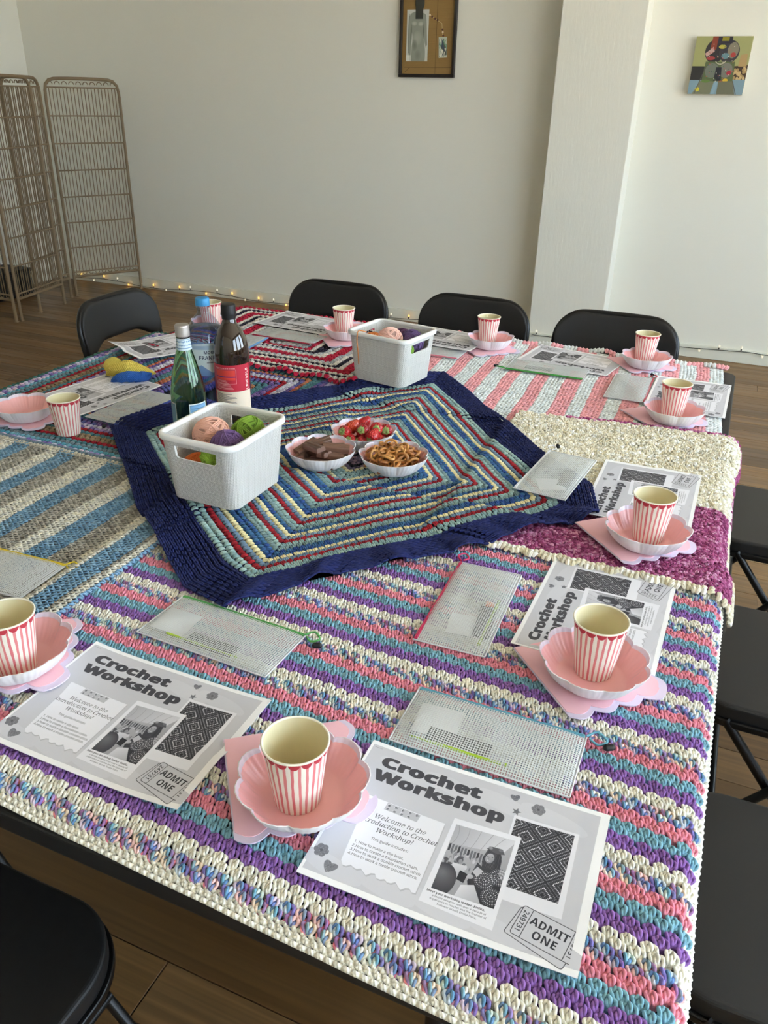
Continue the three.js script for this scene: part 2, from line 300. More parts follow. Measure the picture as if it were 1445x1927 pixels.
// cream and mauve blanket on the right edge
{
  const b = thing('crocheted_blanket', 'fluffy cream and mauve blanket with scalloped edges hanging over the right table edge', 'blanket');
  const cr = [col(246, 240, 220), col(238, 230, 206), col(226, 216, 184), col(252, 249, 238), col(222, 214, 190)], ma = [col(172, 84, 130), col(150, 60, 108), col(212, 150, 182), col(184, 102, 146), col(136, 50, 98)];
  const pick = (a) => a[Math.floor(rnd() * a.length)], x1 = XE + 0.046, ZL = -1.615;
  ground(4, -0.44, x1, -1.99, ZL, [178, 166, 138], b, (x, z) => [x, z - 0.05 * sstep(-0.44, 0.07, x) * sstep(-1.7, -1.99, z)]);
  ground(4, -0.44, x1, ZL, -1.265, [120, 52, 88], b);
  const g = vee(0.0078, 0.0074, 0.0070, 0.0026, 4, 5), gm = vee(0.0056, 0.0062, 0.0046, 0.0018, 3, 5), c1 = new Stripe(), c2 = new Stripe();
  for (const [dx, dz, za, zb] of [[0.0062, 0.0070, -1.985, ZL - 0.002], [0.0046, 0.0052, ZL, -1.265]]) for (let x = -0.44; x < x1; x += dx) for (let z = za; z < zb; z += dz) {
    if (covered(4, x, z)) continue;
    const zz = z - 0.05 * sstep(-0.44, 0.07, x) * sstep(-1.7, -1.99, z), isC = zb < ZL;
    const m = stitchM(frameAt(4, x + rr(-0.002, 0.002), zz + rr(-0.002, 0.002), rr(0, 0.002)), rr(0, 6.3), rr(0.8, 1.2), rr(0.8, 1.3), rr(0.8, 1.2));
    (isC ? c1 : c2).add(m, pick(isC ? cr : ma), 0.1);
  }
  c1.build('cream_panel', g, fineYarn, b, 'fluffy cream panel'); c2.build('mauve_panel', gm, fineYarn, b, 'mauve melange panel');
  // scallops: cream along the near edge and the mauve panel's side, mauve along the far edge and the cream panel's side
  const sc = puff(0.0108, 0.0125, 0.0088, 0.0026, 5, 6), ec = new Stripe(), em = new Stripe();
  for (let x = -0.42; x < x1 + 0.012; x += 0.0085) {
    const s = Math.abs(Math.sin(x * Math.PI / 0.036));
    if (covered(4, x, -1.266, 0.006)) continue;
    for (let k = 0; k < 2; k++) ec.add(stitchM(frameAt(4, x, -1.262 + s * 0.008 - 0.008 + k * 0.009, 0.0015), rr(-0.5, 0.5) + Math.cos(x * Math.PI / 0.036) * 0.5, 0.95, 1, 0.95), pick(cr), 0.08);
    if (!covered(4, x, -2.0)) em.add(stitchM(frameAt(4, x, -1.985 - s * 0.007 - 0.05 * sstep(-0.44, 0.07, x), 0.002), rr(-0.6, 0.6)), pick(ma), 0.1);
  }
  for (let z = -2.03; z < -1.25; z += 0.0085) {
    const s = Math.abs(Math.sin(z * Math.PI / 0.06)), X = x1 + 0.006 + s * 0.014, isC = z < ZL, st = isC ? em : ec;
    for (let k = 0; k < 2; k++) st.add(stitchM(frameAt(4, X - k * 0.008, z, 0.002), Math.PI / 2 + rr(-0.5, 0.5), 1.1, 1, 1.1), pick(isC ? ma : cr), 0.1);
  }
  ec.build('scalloped_edging', sc, fineYarn, b, 'cream scalloped edging'); em.build('scalloped_edging', sc, fineYarn, b, 'mauve scalloped edging');
}
// concentric blankets: rho = 1 on the outline
function ringed(k, b, centre, corners, edgeAt, rows, half, pitch, geoFor, colours, opt = {}) {
  const side = (s, f) => [0, 1].map((i) => corners[s][i] + (corners[(s + 1) % 4][i] - corners[s][i]) * f);
  const at = (rho, s, f) => { const q = side(s, f), e = edgeAt ? edgeAt(s, f) : q, w = sstep(opt.from ?? 0.72, 1, rho); return [0, 1].map((i) => centre[i] + rho * (q[i] - centre[i]) + w * (e[i] - q[i])); };
  const lift = (rho, s, f) => opt.lift ? opt.lift(rho, s, f) : 0;
  if (opt.ground) part('knitted_ground', grid(160, 16, (u, v) => { const t = Math.min(u * 4, 3.9999), s = Math.floor(t), rho = 0.02 + 0.965 * v, [x, z] = at(rho, s, t - s); return frameAt(k, x, z, 0.0005 + lift(rho, s, t - s)).p.toArray(); }, null, true), mat(opt.ground, { roughness: 1, side: THREE.DoubleSide }), b);
  let i = 0, deep = 0;
  for (const [name, n, w] of rows) {
    const st = new Stripe();
    for (let q = 0; q < n; q++, i++, deep += w) {
      const rho = 1 - (deep + 0.5 * w) / half; if (rho <= 0.01) break;
      for (let s = 0; s < 4; s++) {
        const len = Math.hypot(corners[(s + 1) % 4][0] - corners[s][0], corners[(s + 1) % 4][1] - corners[s][1]) * rho, m = Math.max(1, Math.round(len / pitch));
        for (let j = 0; j < m; j++) {
          const f = (j + 0.5 + rr(-0.06, 0.06)) / m, [x, z] = at(rho, s, f), [x2, z2] = at(rho, s, Math.min(1, f + 0.01)), [x3, z3] = at(rho, s, Math.max(0, f - 0.01));
          if (covered(k, x, z) || x < -1.82) continue;
          const L = lift(rho, s, f), fr = frameAt(k, x, z, L + rr(0, 0.0008));
          if (opt.lift) { const e = 0.012, a = lift(rho, s, Math.min(1, f + e)) - lift(rho, s, Math.max(0, f - e)), len2 = Math.hypot(x2 - x3, z2 - z3) * 1.2 + 1e-6; fr.slope = a / len2; }
          const ang = Math.atan2(z2 - z3, x2 - x3), c = colours(name, x, z);
          if (fr.slope) { const t = V3(Math.cos(ang), 0, Math.sin(ang)), tt = t.clone().addScaledVector(V3(0, 1, 0), fr.slope).normalize(), bb = tt.clone().cross(V3(0, 1, 0)).normalize(), nn = bb.clone().cross(tt).normalize(); fr.u = V3(1, 0, 0); st.add(new THREE.Matrix4().makeBasis(tt, nn, bb).setPosition(fr.p), c); }
          else st.add(stitchM(fr, ang + rr(-0.08, 0.08), rr(0.96, 1.05), rr(0.92, 1.08), 1), c);
        }
      }
    }
    st.build('round', geoFor(name), fineYarn, b, name + ' round');
  }
}
// granny rectangle at the far left
{
  const b = thing('crocheted_blanket', 'multicoloured granny rectangle of teal, lilac, red and orange rounds at the far left', 'blanket');
  const set = { lilac: [col(168, 150, 206), col(206, 206, 226), col(134, 112, 186), col(226, 200, 216)], turquoise: [col(96, 168, 190), col(120, 178, 196)], green: [col(58, 110, 104), col(70, 122, 112)], red: [col(178, 30, 48), col(160, 26, 44)], taupe: [col(164, 142, 112), col(148, 126, 98)], teal: [col(80, 132, 142), col(92, 142, 148)], white: [col(216, 216, 226), col(196, 190, 214)], violet: [col(112, 88, 152), col(92, 96, 160), col(140, 110, 170)], orange: [col(214, 128, 88), col(196, 140, 104), col(178, 96, 76)], grey: [col(122, 140, 150)] };
  const g = puff(0.0136, 0.0122, 0.0092, 0.0026, 5, 5);
  ringed(0, b, [-1.32, -1.74], [[-1.80, -2.22], [-1.80, -1.26], [-0.84, -1.26], [-0.84, -2.22]], null,
    [['green', 1, 0.0132], ['lilac', 2, 0.0132], ['turquoise', 1, 0.0132], ['grey', 1, 0.0132], ['teal', 1, 0.0132], ['red', 1, 0.0132], ['taupe', 2, 0.0132], ['teal', 1, 0.0132], ['red', 1, 0.0132], ['lilac', 1, 0.0132], ['white', 1, 0.0132], ['violet', 2, 0.0132], ['teal', 2, 0.0132], ['orange', 1, 0.0132], ['violet', 1, 0.0132], ['white', 2, 0.0132], ['red', 1, 0.0132], ['violet', 2, 0.0132], ['teal', 2, 0.0132], ['orange', 2, 0.0132], ['violet', 3, 0.0132]],
    0.48, 0.0158, () => g, (n) => set[n][Math.floor(rnd() * set[n].length)]);
}
// red, white and black square at the far side
{
  const b = thing('crocheted_blanket', 'red, white and black granny square blanket with scalloped red edge at the far side', 'blanket');
  const set = { red: [col(196, 30, 66), col(178, 24, 56)], white: [col(232, 226, 216), col(216, 210, 204)], black: [col(32, 28, 46), col(40, 34, 54)], grey: [col(166, 172, 178), col(190, 192, 194)] };
  const q = [[-1.73, -2.665], [-1.69, -2.02], [-0.905, -1.985], [-0.935, -2.665]], g = puff(0.0172, 0.0140, 0.0112, 0.0034, 5, 5), W = 0.0148;
  ringed(5, b, [-1.31, -2.33], q, (s, f) => { const a = q[s], c = q[(s + 1) % 4], l = Math.hypot(c[0] - a[0], c[1] - a[1]), w = 0.014 * Math.abs(Math.sin(f * l * Math.PI / 0.075)); const nx = -(c[1] - a[1]) / l, nz = (c[0] - a[0]) / l; return [a[0] + (c[0] - a[0]) * f + nx * w * (s === 1 || s === 0 ? 1 : 0.4), a[1] + (c[1] - a[1]) * f + nz * w * (s === 1 || s === 0 ? 1 : 0.4)]; },
    [['red', 1, W], ['white', 1, W], ['black', 1, W], ['white', 1, W], ['red', 2, W], ['white', 1, W], ['black', 1, W], ['white', 1, W], ['grey', 1, W], ['red', 2, W], ['white', 1, W], ['grey', 1, W], ['black', 2, W], ['white', 1, W], ['red', 1, W], ['grey', 1, W], ['white', 2, W], ['black', 2, W]], 0.33, 0.0195, () => g, (n) => set[n][Math.floor(rnd() * set[n].length)],
    { from: 0.9, lift: (rho, s, f) => s === 1 ? 0.006 * sstep(0.88, 1, rho) * (1 + Math.sin(f * 40)) : 0.002 * sstep(0.9, 1, rho) });
}
// navy edged square in the middle
{
  const b = thing('crocheted_blanket', 'large square blanket of blue, cream, red and mint rounds with navy border, mid table', 'blanket');
  const Q = lie[6].q, S = [
    [[-1.317, -1.412], [-1.177, -1.281], [-0.993, -1.105], [-0.846, -0.987], [-0.729, -0.896], [-0.632, -0.868]],
    [[-0.632, -0.868], [-0.605, -0.902], [-0.578, -0.940], [-0.538, -1.013], [-0.479, -1.078], [-0.427, -1.123], [-0.355, -1.198], [-0.295, -1.265], [-0.167, -1.418], [-0.146, -1.471]],
    [[-0.146, -1.471], [-0.182, -1.590], [-0.263, -1.675], [-0.343, -1.757], [-0.438, -1.866], [-0.571, -2.025], [-0.732, -2.197]],
    [[-0.732, -2.197], [-0.831, -2.123], [-0.912, -2.037], [-0.989, -1.917], [-1.048, -1.811], [-1.18, -1.70], [-1.303, -1.589], [-1.330, -1.466], [-1.317, -1.412]]];
  const edge = (s, f) => {
    const a = Q[s], c = Q[(s + 1) % 4], ex = c[0] - a[0], ez = c[1] - a[1], l2 = ex * ex + ez * ez, fs = S[s].map((p) => clamp(((p[0] - a[0]) * ex + (p[1] - a[1]) * ez) / l2, 0, 1));
    fs[0] = 0; fs[fs.length - 1] = 1;
    let i = 0; while (i < fs.length - 2 && f > fs[i + 1]) i++;
    const t = clamp((f - fs[i]) / (fs[i + 1] - fs[i] + 1e-6), 0, 1), k = t * t * (3 - 2 * t) * 0.5 + t * 0.5;
    return [0, 1].map((j) => S[s][i][j] + (S[s][i + 1][j] - S[s][i][j]) * k);
  };
  const set = { navy: [col(24, 36, 96), col(20, 30, 84)], mint: [col(152, 182, 178), col(138, 168, 168), col(164, 190, 182)], sage: [col(136, 160, 154), col(126, 150, 150)], red: [col(168, 28, 42), col(150, 24, 38)], steel: [col(122, 148, 170), col(112, 138, 160)], cream: [col(240, 228, 178), col(232, 220, 168)], blue: [col(44, 80, 144), col(52, 92, 142), col(64, 110, 150)], teal: [col(68, 112, 140)], mauve: [col(150, 124, 136), col(120, 104, 124)], black: [col(34, 36, 48)] };
  const W = 0.0098, rows = [['navy', 9, 0.0077], ['mint', 2]];
  for (let i = 0; i < 4; i++) rows.push(['red', 1], ['steel', 1], ['cream', 1], ['blue', i === 1 ? 1 : 2], ['sage', 1], ['mint', 1]);
  rows.push(['red', 1], ['steel', 1], ['cream', 1], ['mint', 3], ['cream', 1], ['mauve', 1], ['black', 1], ['mauve', 2], ['mint', 2], ['blue', 2]);
  const g1 = puff(0.0114, 0.0112, 0.0062, 0.0020, 5, 5), g2 = chain(0.0125, 0.0080, 0.0056, 0.0022);
  ringed(6, b, [-0.70, -1.52], Q, edge, rows.map(([n, k, w]) => [n, k, w ?? W]), 0.465, 0.0124, (n) => n === 'navy' ? g2 : g1, (n) => set[n][Math.floor(rnd() * set[n].length)],
    { from: 0.7, ground: [22, 30, 70], lift: (rho, s, f) => sstep(0.84, 1, rho) * (s === 1 ? 0.011 * Math.max(0, Math.sin(f * 34 + 0.4)) + 0.004 : s === 0 ? 0.008 * (1 + Math.sin(f * 17 + 2)) * 0.7 : 0.004 * (1 + Math.sin(f * 15))) });
}

// ---------------------------------------------------------------- printed guides
const guideTex = canvasTex(1536, 1086, (g, W, H) => {
  const X = (u) => u * W, Y = (v) => v * H, gray = (v) => `rgb(${v},${v},${Math.min(255, v + 6)})`;
  const poly = (pts, fill) => { g.fillStyle = fill; g.beginPath(); pts.forEach(([u, v], i) => i ? g.lineTo(X(u), Y(v)) : g.moveTo(X(u), Y(v))); g.closePath(); g.fill(); };
  const text = (s, u, v, px, style = '', align = 'left', fill = gray(40), rot = 0, fam = 'sans-serif') => { g.save(); g.translate(X(u), Y(v)); g.rotate(rot); g.font = `${style} ${px}px ${fam}`; g.textAlign = align; g.fillStyle = fill; g.fillText(s, 0, 0); g.restore(); };
  const heart = (u, v, r, c, a = 0) => { g.save(); g.translate(X(u), Y(v)); g.rotate(a); g.scale(r, r); g.fillStyle = c; g.beginPath(); g.moveTo(0, 0.9); g.bezierCurveTo(-1.5, -0.2, -0.9, -1.1, 0, -0.5); g.bezierCurveTo(0.9, -1.1, 1.5, -0.2, 0, 0.9); g.fill(); g.restore(); speck(u, v, r * 0.7); };
  const speck = (u, v, r) => { for (let i = 0; i < 60; i++) { const a = rnd() * 6.3, q = Math.sqrt(rnd()) * r; g.fillStyle = gray(rnd() < 0.5 ? 90 : 165); g.fillRect(X(u) + Math.cos(a) * q, Y(v) + Math.sin(a) * q, 3, 3); } };
  const flower = (u, v, r, c) => { g.fillStyle = c; for (let i = 0; i < 6; i++) { g.beginPath(); g.arc(X(u) + Math.cos(i * 1.047) * r * 0.62, Y(v) + Math.sin(i * 1.047) * r * 0.62, r * 0.46, 0, 7); g.fill(); } speck(u, v, r * 0.8); g.fillStyle = gray(90); g.beginPath(); g.arc(X(u), Y(v), r * 0.22, 0, 7); g.fill(); };
  g.fillStyle = '#fdfdfe'; g.fillRect(0, 0, W, H);
  poly([[0.012, 0.03], [0.966, 0.03], [0.966, 0.966], [0.012, 0.966]], gray(206));
  g.fillStyle = gray(213); for (let i = 0; i < 9; i++) { g.beginPath(); g.ellipse(X(0.1 + i * 0.1), Y(i % 2 ? 0.15 : 0.9), 210, 60, 0.2, 0, 7); g.fill(); }
  g.strokeStyle = gray(120); g.lineWidth = 2; g.beginPath(); g.moveTo(X(0.02), Y(0.048)); g.lineTo(X(0.055), Y(0.048)); g.stroke();
  // title
  for (const [s, u, v, w] of [['Crochet', 0.078, 0.168, 0.43], ['Workshop', 0.078, 0.278, 0.545]]) {
    g.save(); g.font = 'bold 118px sans-serif'; const k = X(w) / g.measureText(s).width; g.translate(X(u), Y(v)); g.scale(k, 0.92); g.lineJoin = 'round'; g.lineWidth = 11; g.strokeStyle = g.fillStyle = gray(72); g.fillText(s, 0, 0); g.strokeText(s, 0, 0); g.restore();
  }
  heart(0.637, 0.082, 32, gray(122), -0.25); flower(0.735, 0.115, 40, gray(128));
  { g.save(); g.translate(X(0.658), Y(0.175)); g.fillStyle = gray(116); g.beginPath(); for (let i = 0; i < 10; i++) { const r = i % 2 ? 13 : 29, a = i * Math.PI / 5 - 1.4; g.lineTo(Math.cos(a) * r, Math.sin(a) * r); } g.fill(); g.restore(); }
  // torn note with tape
  { const p = [[0.098, 0.40], [0.421, 0.41], [0.421, 0.882]]; for (let i = 0; i <= 22; i++) p.push([0.421 - i * 0.0134, 0.87 - 0.012 * i / 22 + 0.011 * Math.sin(i * 1.9) + 0.006 * Math.sin(i * 5.1)]); poly(p.map(([u, v]) => [u + 0.004, v + 0.008]), gray(190)); poly(p, gray(240)); }
  poly([[0.183, 0.405], [0.322, 0.412], [0.318, 0.462], [0.18, 0.455]], gray(196));
  for (let i = 0; i < 9; i++) flower(0.192 + (i % 5) * 0.029, 0.42 + (i > 4 ? 0.026 : 0), 10, gray(228));
  text('Welcome to the', 0.262, 0.525, 44, 'italic', 'center', gray(92), 0, 'serif');
  text('Introduction to Crochet', 0.262, 0.567, 44, 'italic', 'center', gray(70), 0, 'serif');
  text('Workshop!', 0.262, 0.610, 44, 'italic', 'center', gray(70), 0, 'serif');
  text('This guide includes:', 0.262, 0.665, 26, '', 'center', gray(70));
  ['1. How to make a slip knot.', '2.How to create a foundation chain.', '3.How to work a double crochet stitch.', '4.How to work a treble crochet stitch.'].forEach((s, i) => text(s, 0.135, 0.716 + i * 0.027, 25, '', 'left', gray(70)));
  // squares picture
  poly([[0.655, 0.20], [0.905, 0.195], [0.912, 0.735], [0.66, 0.735]], gray(236));
  g.save(); g.beginPath(); [[0.665, 0.222], [0.889, 0.212], [0.889, 0.658], [0.67, 0.656]].forEach(([u, v], i) => i ? g.lineTo(X(u), Y(v)) : g.moveTo(X(u), Y(v))); g.clip();
  g.fillStyle = gray(44); g.fillRect(X(0.6), Y(0.2), 700, 700);
  const s = 100;
  for (let i = -4; i < 7; i++) for (let j = -4; j < 7; j++) {
    g.save(); g.translate(X(0.775) + (i - j) * s * 0.86, Y(0.40) + (i + j) * s * 0.86); g.rotate(Math.PI / 4); const bright = (i * 7 + j * 3 + 70) % 3 ? 158 : 118;
    for (let r = 0; r < 5; r++) { const q = (s * 0.52) * (1 - r / 5.4); g.strokeStyle = gray(r % 2 ? 70 : (r === 2 ? 226 : bright)); g.lineWidth = 8; g.setLineDash([6, 4]); g.strokeRect(-q, -q, 2 * q, 2 * q); }
    g.setLineDash([]); g.fillStyle = gray(30); g.beginPath(); g.arc(0, 0, 5, 0, 7); g.fill(); g.restore();
  }
  g.restore();
  // snapshot of a woman crocheting under an awning
  poly([[0.446, 0.352], [0.706, 0.335], [0.706, 0.916], [0.44, 0.9]], gray(238));
  g.save(); g.beginPath(); [[0.462, 0.39], [0.688, 0.368], [0.690, 0.802], [0.464, 0.81]].forEach(([u, v], i) => i ? g.lineTo(X(u), Y(v)) : g.moveTo(X(u), Y(v))); g.clip();
  const grad = (x0, y0, x1, y1, a, b) => { const q = g.createLinearGradient(X(x0), Y(y0), X(x1), Y(y1)); q.addColorStop(0, gray(a)); q.addColorStop(1, gray(b)); return q; };
  const blob = (u, v, rx, ry, c, rot = 0) => { g.fillStyle = c; g.beginPath(); g.ellipse(X(u), Y(v), rx, ry, rot, 0, 7); g.fill(); };
  g.fillStyle = grad(0.45, 0.35, 0.7, 0.8, 196, 150); g.fillRect(X(0.44), Y(0.34), 420, 520);
  poly([[0.44, 0.34], [0.71, 0.33], [0.66, 0.47], [0.55, 0.50], [0.44, 0.52]], grad(0.45, 0.36, 0.66, 0.5, 176, 222)); // awning
  g.strokeStyle = gray(160); g.lineWidth = 3; for (let i = 0; i < 5; i++) { g.beginPath(); g.moveTo(X(0.46 + i * 0.05), Y(0.36)); g.quadraticCurveTo(X(0.5 + i * 0.03), Y(0.44), X(0.47 + i * 0.035), Y(0.52)); g.stroke(); }
  for (let i = 0; i < 14; i++) poly([[0.465 + i * 0.012, 0.52], [0.472 + i * 0.012, 0.515], [0.474 + i * 0.012, 0.56 + 0.02 * Math.sin(i * 2)], [0.466 + i * 0.012, 0.565]], gray(i % 3 ? 110 : 60)); // fringe
  for (let i = 0; i < 40; i++) blob(0.47 + rnd() * 0.11, 0.56 + rnd() * 0.10, 4 + rnd() * 9, 5 + rnd() * 14, gray(80 + rnd() * 130)); // crowd
  blob(0.522, 0.595, 19, 23, gray(84)); blob(0.526, 0.603, 11, 15, gray(150)); poly([[0.502, 0.625], [0.545, 0.62], [0.562, 0.70], [0.50, 0.73]], grad(0.5, 0.62, 0.55, 0.72, 226, 176));
  g.fillStyle = (() => { const q = g.createRadialGradient(X(0.478), Y(0.70), 10, X(0.482), Y(0.74), 130); q.addColorStop(0, gray(112)); q.addColorStop(1, gray(44)); return q; })(); g.beginPath(); g.ellipse(X(0.480), Y(0.745), 84, 116, 0.15, 0, 7); g.fill();
  poly([[0.605, 0.47], [0.648, 0.455], [0.664, 0.52], [0.668, 0.60], [0.645, 0.63], [0.605, 0.61], [0.596, 0.54]], gray(52)); // long hair
  for (let i = 0; i < 16; i++) { g.strokeStyle = gray(70 + 50 * rnd()); g.lineWidth = 2; g.beginPath(); g.moveTo(X(0.605 + i * 0.0035), Y(0.48)); g.quadraticCurveTo(X(0.60 + i * 0.0044), Y(0.55), X(0.604 + i * 0.004), Y(0.61)); g.stroke(); }
  blob(0.621, 0.527, 24, 35, grad(0.605, 0.5, 0.637, 0.55, 196, 142), 0.12); blob(0.612, 0.518, 4, 2.5, gray(60)); blob(0.629, 0.516, 4, 2.5, gray(60)); g.strokeStyle = gray(120); g.beginPath(); g.moveTo(X(0.6185), Y(0.518)); g.lineTo(X(0.617), Y(0.533)); g.stroke(); g.strokeStyle = gray(240); g.lineWidth = 4; g.beginPath(); g.arc(X(0.6205), Y(0.534), 12, 0.6, 2.5); g.stroke();
  poly([[0.598, 0.475], [0.615, 0.452], [0.655, 0.448], [0.668, 0.478], [0.64, 0.486]], gray(92)); blob(0.612, 0.462, 12, 10, gray(150)); blob(0.65, 0.458, 13, 10, gray(120)); // scarf
  poly([[0.585, 0.575], [0.612, 0.60], [0.655, 0.585], [0.69, 0.64], [0.69, 0.805], [0.60, 0.80], [0.572, 0.70]], grad(0.58, 0.6, 0.69, 0.8, 66, 38));
  for (let q = 0; q < 3; q++) for (let r = 1; r < 7; r++) { g.strokeStyle = gray(r % 2 ? 214 : 120); g.setLineDash([7, 5]); g.lineWidth = 5; g.beginPath(); g.arc(X([0.628, 0.675, 0.668][q]), Y([0.665, 0.62, 0.745][q]), r * 9, 0, 7); g.stroke(); } g.setLineDash([]);
  poly([[0.59, 0.60], [0.615, 0.615], [0.60, 0.66], [0.578, 0.64]], gray(196)); blob(0.574, 0.672, 24, 15, grad(0.56, 0.66, 0.59, 0.69, 206, 158), -0.3); blob(0.552, 0.682, 17, 15, gray(186), 0.4); poly([[0.536, 0.655], [0.566, 0.663], [0.562, 0.72], [0.534, 0.712]], gray(44));
  poly([[0.556, 0.735], [0.60, 0.71], [0.64, 0.80], [0.69, 0.81], [0.69, 0.83], [0.545, 0.83]], grad(0.56, 0.72, 0.66, 0.82, 226, 168));
  g.restore();
  text('Meet your workshop leader, Emilia.', 0.452, 0.832, 19, 'bold', 'left', gray(50));
  ['a textile designer with over a decade of', 'experience in crochet and the founder of', 'knitwear brand, Emilia Flora.'].forEach((t, i) => text(t, 0.574, 0.852 + i * 0.018, 17, '', 'center', gray(90)));
  heart(0.101, 0.905, 46, gray(128), 0.15); flower(0.042, 0.832, 42, gray(120));
  // tickets
  const ticket = (u, v, rot, full) => {
    g.save(); g.translate(X(u), Y(v)); g.rotate(rot); g.lineWidth = 4; g.strokeStyle = gray(70); g.fillStyle = gray(208);
    g.beginPath(); g.roundRect(-165, -92, 330, 184, 14); g.fill(); g.stroke();
    if (full) {
      g.beginPath(); g.moveTo(-112, -92); g.lineTo(-112, 92); g.moveTo(118, -92); g.lineTo(118, 92); g.stroke(); g.lineWidth = 1.5;
      g.fillStyle = gray(45); g.font = 'bold 66px sans-serif'; g.textAlign = 'center'; g.fillText('ADMIT', 3, -8); g.fillText('ONE', 3, 62);
      for (const [q, d] of [[-139, Math.PI / 2], [142, Math.PI / 2]]) { g.save(); g.translate(q, 0); g.rotate(d); g.font = 'bold 38px monospace'; g.fillText('249731', 0, 13); g.restore(); }
    } else { g.font = 'bold 38px monospace'; g.fillStyle = gray(80); g.fillText('2', -150, 40); }
    g.restore();
  };
  g.save(); g.beginPath(); g.rect(0, 0, X(0.966), H); g.clip(); ticket(0.862, 0.862, 0.30, false); ticket(0.878, 0.838, 0.20, true); g.restore();
});
const paperMat = mat(0xffffff, { map: guideTex, roughness: 0.7 }), paperEdge = mat([238, 238, 240], { roughness: 0.75 });
function makeGuide(label, x, z, turn, curl = 0.004, o = {}) {
  const W = 0.297, D = 0.21, y0 = (o.y ?? restH(x, z, 0.08)) + 0.0012, t = 0.0009;
  const f = (s) => (u, v) => { const a = u - 0.5, b = v - 0.5; return [a * W, s * t / 2 + curl * (Math.pow(Math.abs(a) * 2, 3) * (a * b > 0 ? 1 : 0.35) + 0.25 * noise.noise(u * 2.3, v * 2.1, x * 9)) + 0.001, b * D]; };
  const th = thing('workshop_guide', label, 'leaflet', [x, y0, z], turn, 'printed crochet guides laid at each place');
  const top = grid(16, 12, f(1), null, true); const uv = top.attributes.uv; for (let i = 0; i < uv.count; i++) uv.setY(i, 1 - uv.getY(i));
  part('printed_page', top, paperMat, th);
  const ring = []; for (let i = 0; i <= 16; i++) ring.push([i / 16, 0]); for (let i = 1; i <= 12; i++) ring.push([1, i / 12]); for (let i = 1; i <= 16; i++) ring.push([1 - i / 16, 1]); for (let i = 1; i <= 12; i++) ring.push([0, 1 - i / 12]);
  const side = grid(ring.length - 1, 1, (u, v) => { const k = Math.round(u * (ring.length - 1)); return f(v ? 1 : -1)(...ring[k]); }, null, false);
  part('paper_stack', [grid(16, 12, f(-1), null, false), side], paperEdge, th);
  return th;
}
makeGuide('guide nearest the camera, its print upright towards the viewer, beside the front pink napkin', -0.150, -0.601, 0.012, 0.004);
makeGuide('guide lying at the front left, below the pouch with green zip', -0.606, -0.612, 0.0, 0.007);
makeGuide('guide turned sideways under the bowl at the front right corner of the table', -0.087, -1.124, Math.PI / 2 - 0.02, 0.003);
makeGuide('guide turned sideways across the mauve blanket, next to the white pouch', -0.076, -1.606, Math.PI / 2 - 0.01, 0.003);
makeGuide('guide turned sideways at the right edge of the pink striped blanket', -0.040, -2.330, Math.PI / 2 - 0.02, 0.003);
makeGuide('upside down guide under the green zipped pouch on the pink striped blanket', -0.413, -2.530, Math.PI - 0.16, 0.002);
makeGuide('upside down guide half hidden behind the far white basket', -0.86, -2.545, Math.PI - 0.10, 0.002);
makeGuide('upside down guide on the red, white and black blanket', -1.385, -2.535, Math.PI - 0.10, 0.002);
makeGuide('guide at the far left corner, behind the water bottle', -1.62, -2.045, -Math.PI / 2 - 0.42, 0.014);
makeGuide('guide at the left, with a folded yellow and blue crochet piece on its corner', -1.533, -1.605, -Math.PI / 2 - 0.15, 0.003);

// ---------------------------------------------------------------- pink napkins, scalloped bowls, striped cups
const napPink = mat([250, 198, 208], { roughness: 0.8 }), napEdge = mat([226, 212, 232], { roughness: 0.7 });
function scallopSquare(a, inset, lobes = 4, amp = 0.010) { // straight on two sides, wavy on the other two
  const s = new THREE.Shape(), h = a / 2, n = 60; s.moveTo(-h + inset * 0.2, -h + inset * 0.2); s.lineTo(-h + inset * 0.2, h - amp - inset);
  const wave = (f) => amp * Math.abs(Math.sin(f * Math.PI * lobes)) - amp;
  for (let i = 0; i <= n; i++) { const f = i / n; s.lineTo(-h + inset * 0.2 + (a - amp - inset) * f, h - inset + wave(f)); }
  for (let i = 1; i <= n; i++) { const f = i / n; s.lineTo(h - inset + wave(f), h - amp - inset - (a - amp - inset * 1.2) * f); }
  return s;
}
const napG1 = new THREE.ExtrudeGeometry(scallopSquare(0.168, 0), { depth: 0.0018, bevelEnabled: false }).rotateX(Math.PI / 2).translate(0, 0.0018, 0);
const napG2 = new THREE.ExtrudeGeometry(scallopSquare(0.168, 0.0085), { depth: 0.0008, bevelEnabled: false }).rotateX(Math.PI / 2).translate(0, 0.0027, 0);
const nap0 = thing('paper_napkin', 'pink napkin', 'napkin', [0, 0, 0], 0, 'pink scalloped paper napkins');
part('napkin_border', napG1, napEdge, nap0, 'pale lilac scalloped border'); part('napkin_face', napG2, napPink, nap0);

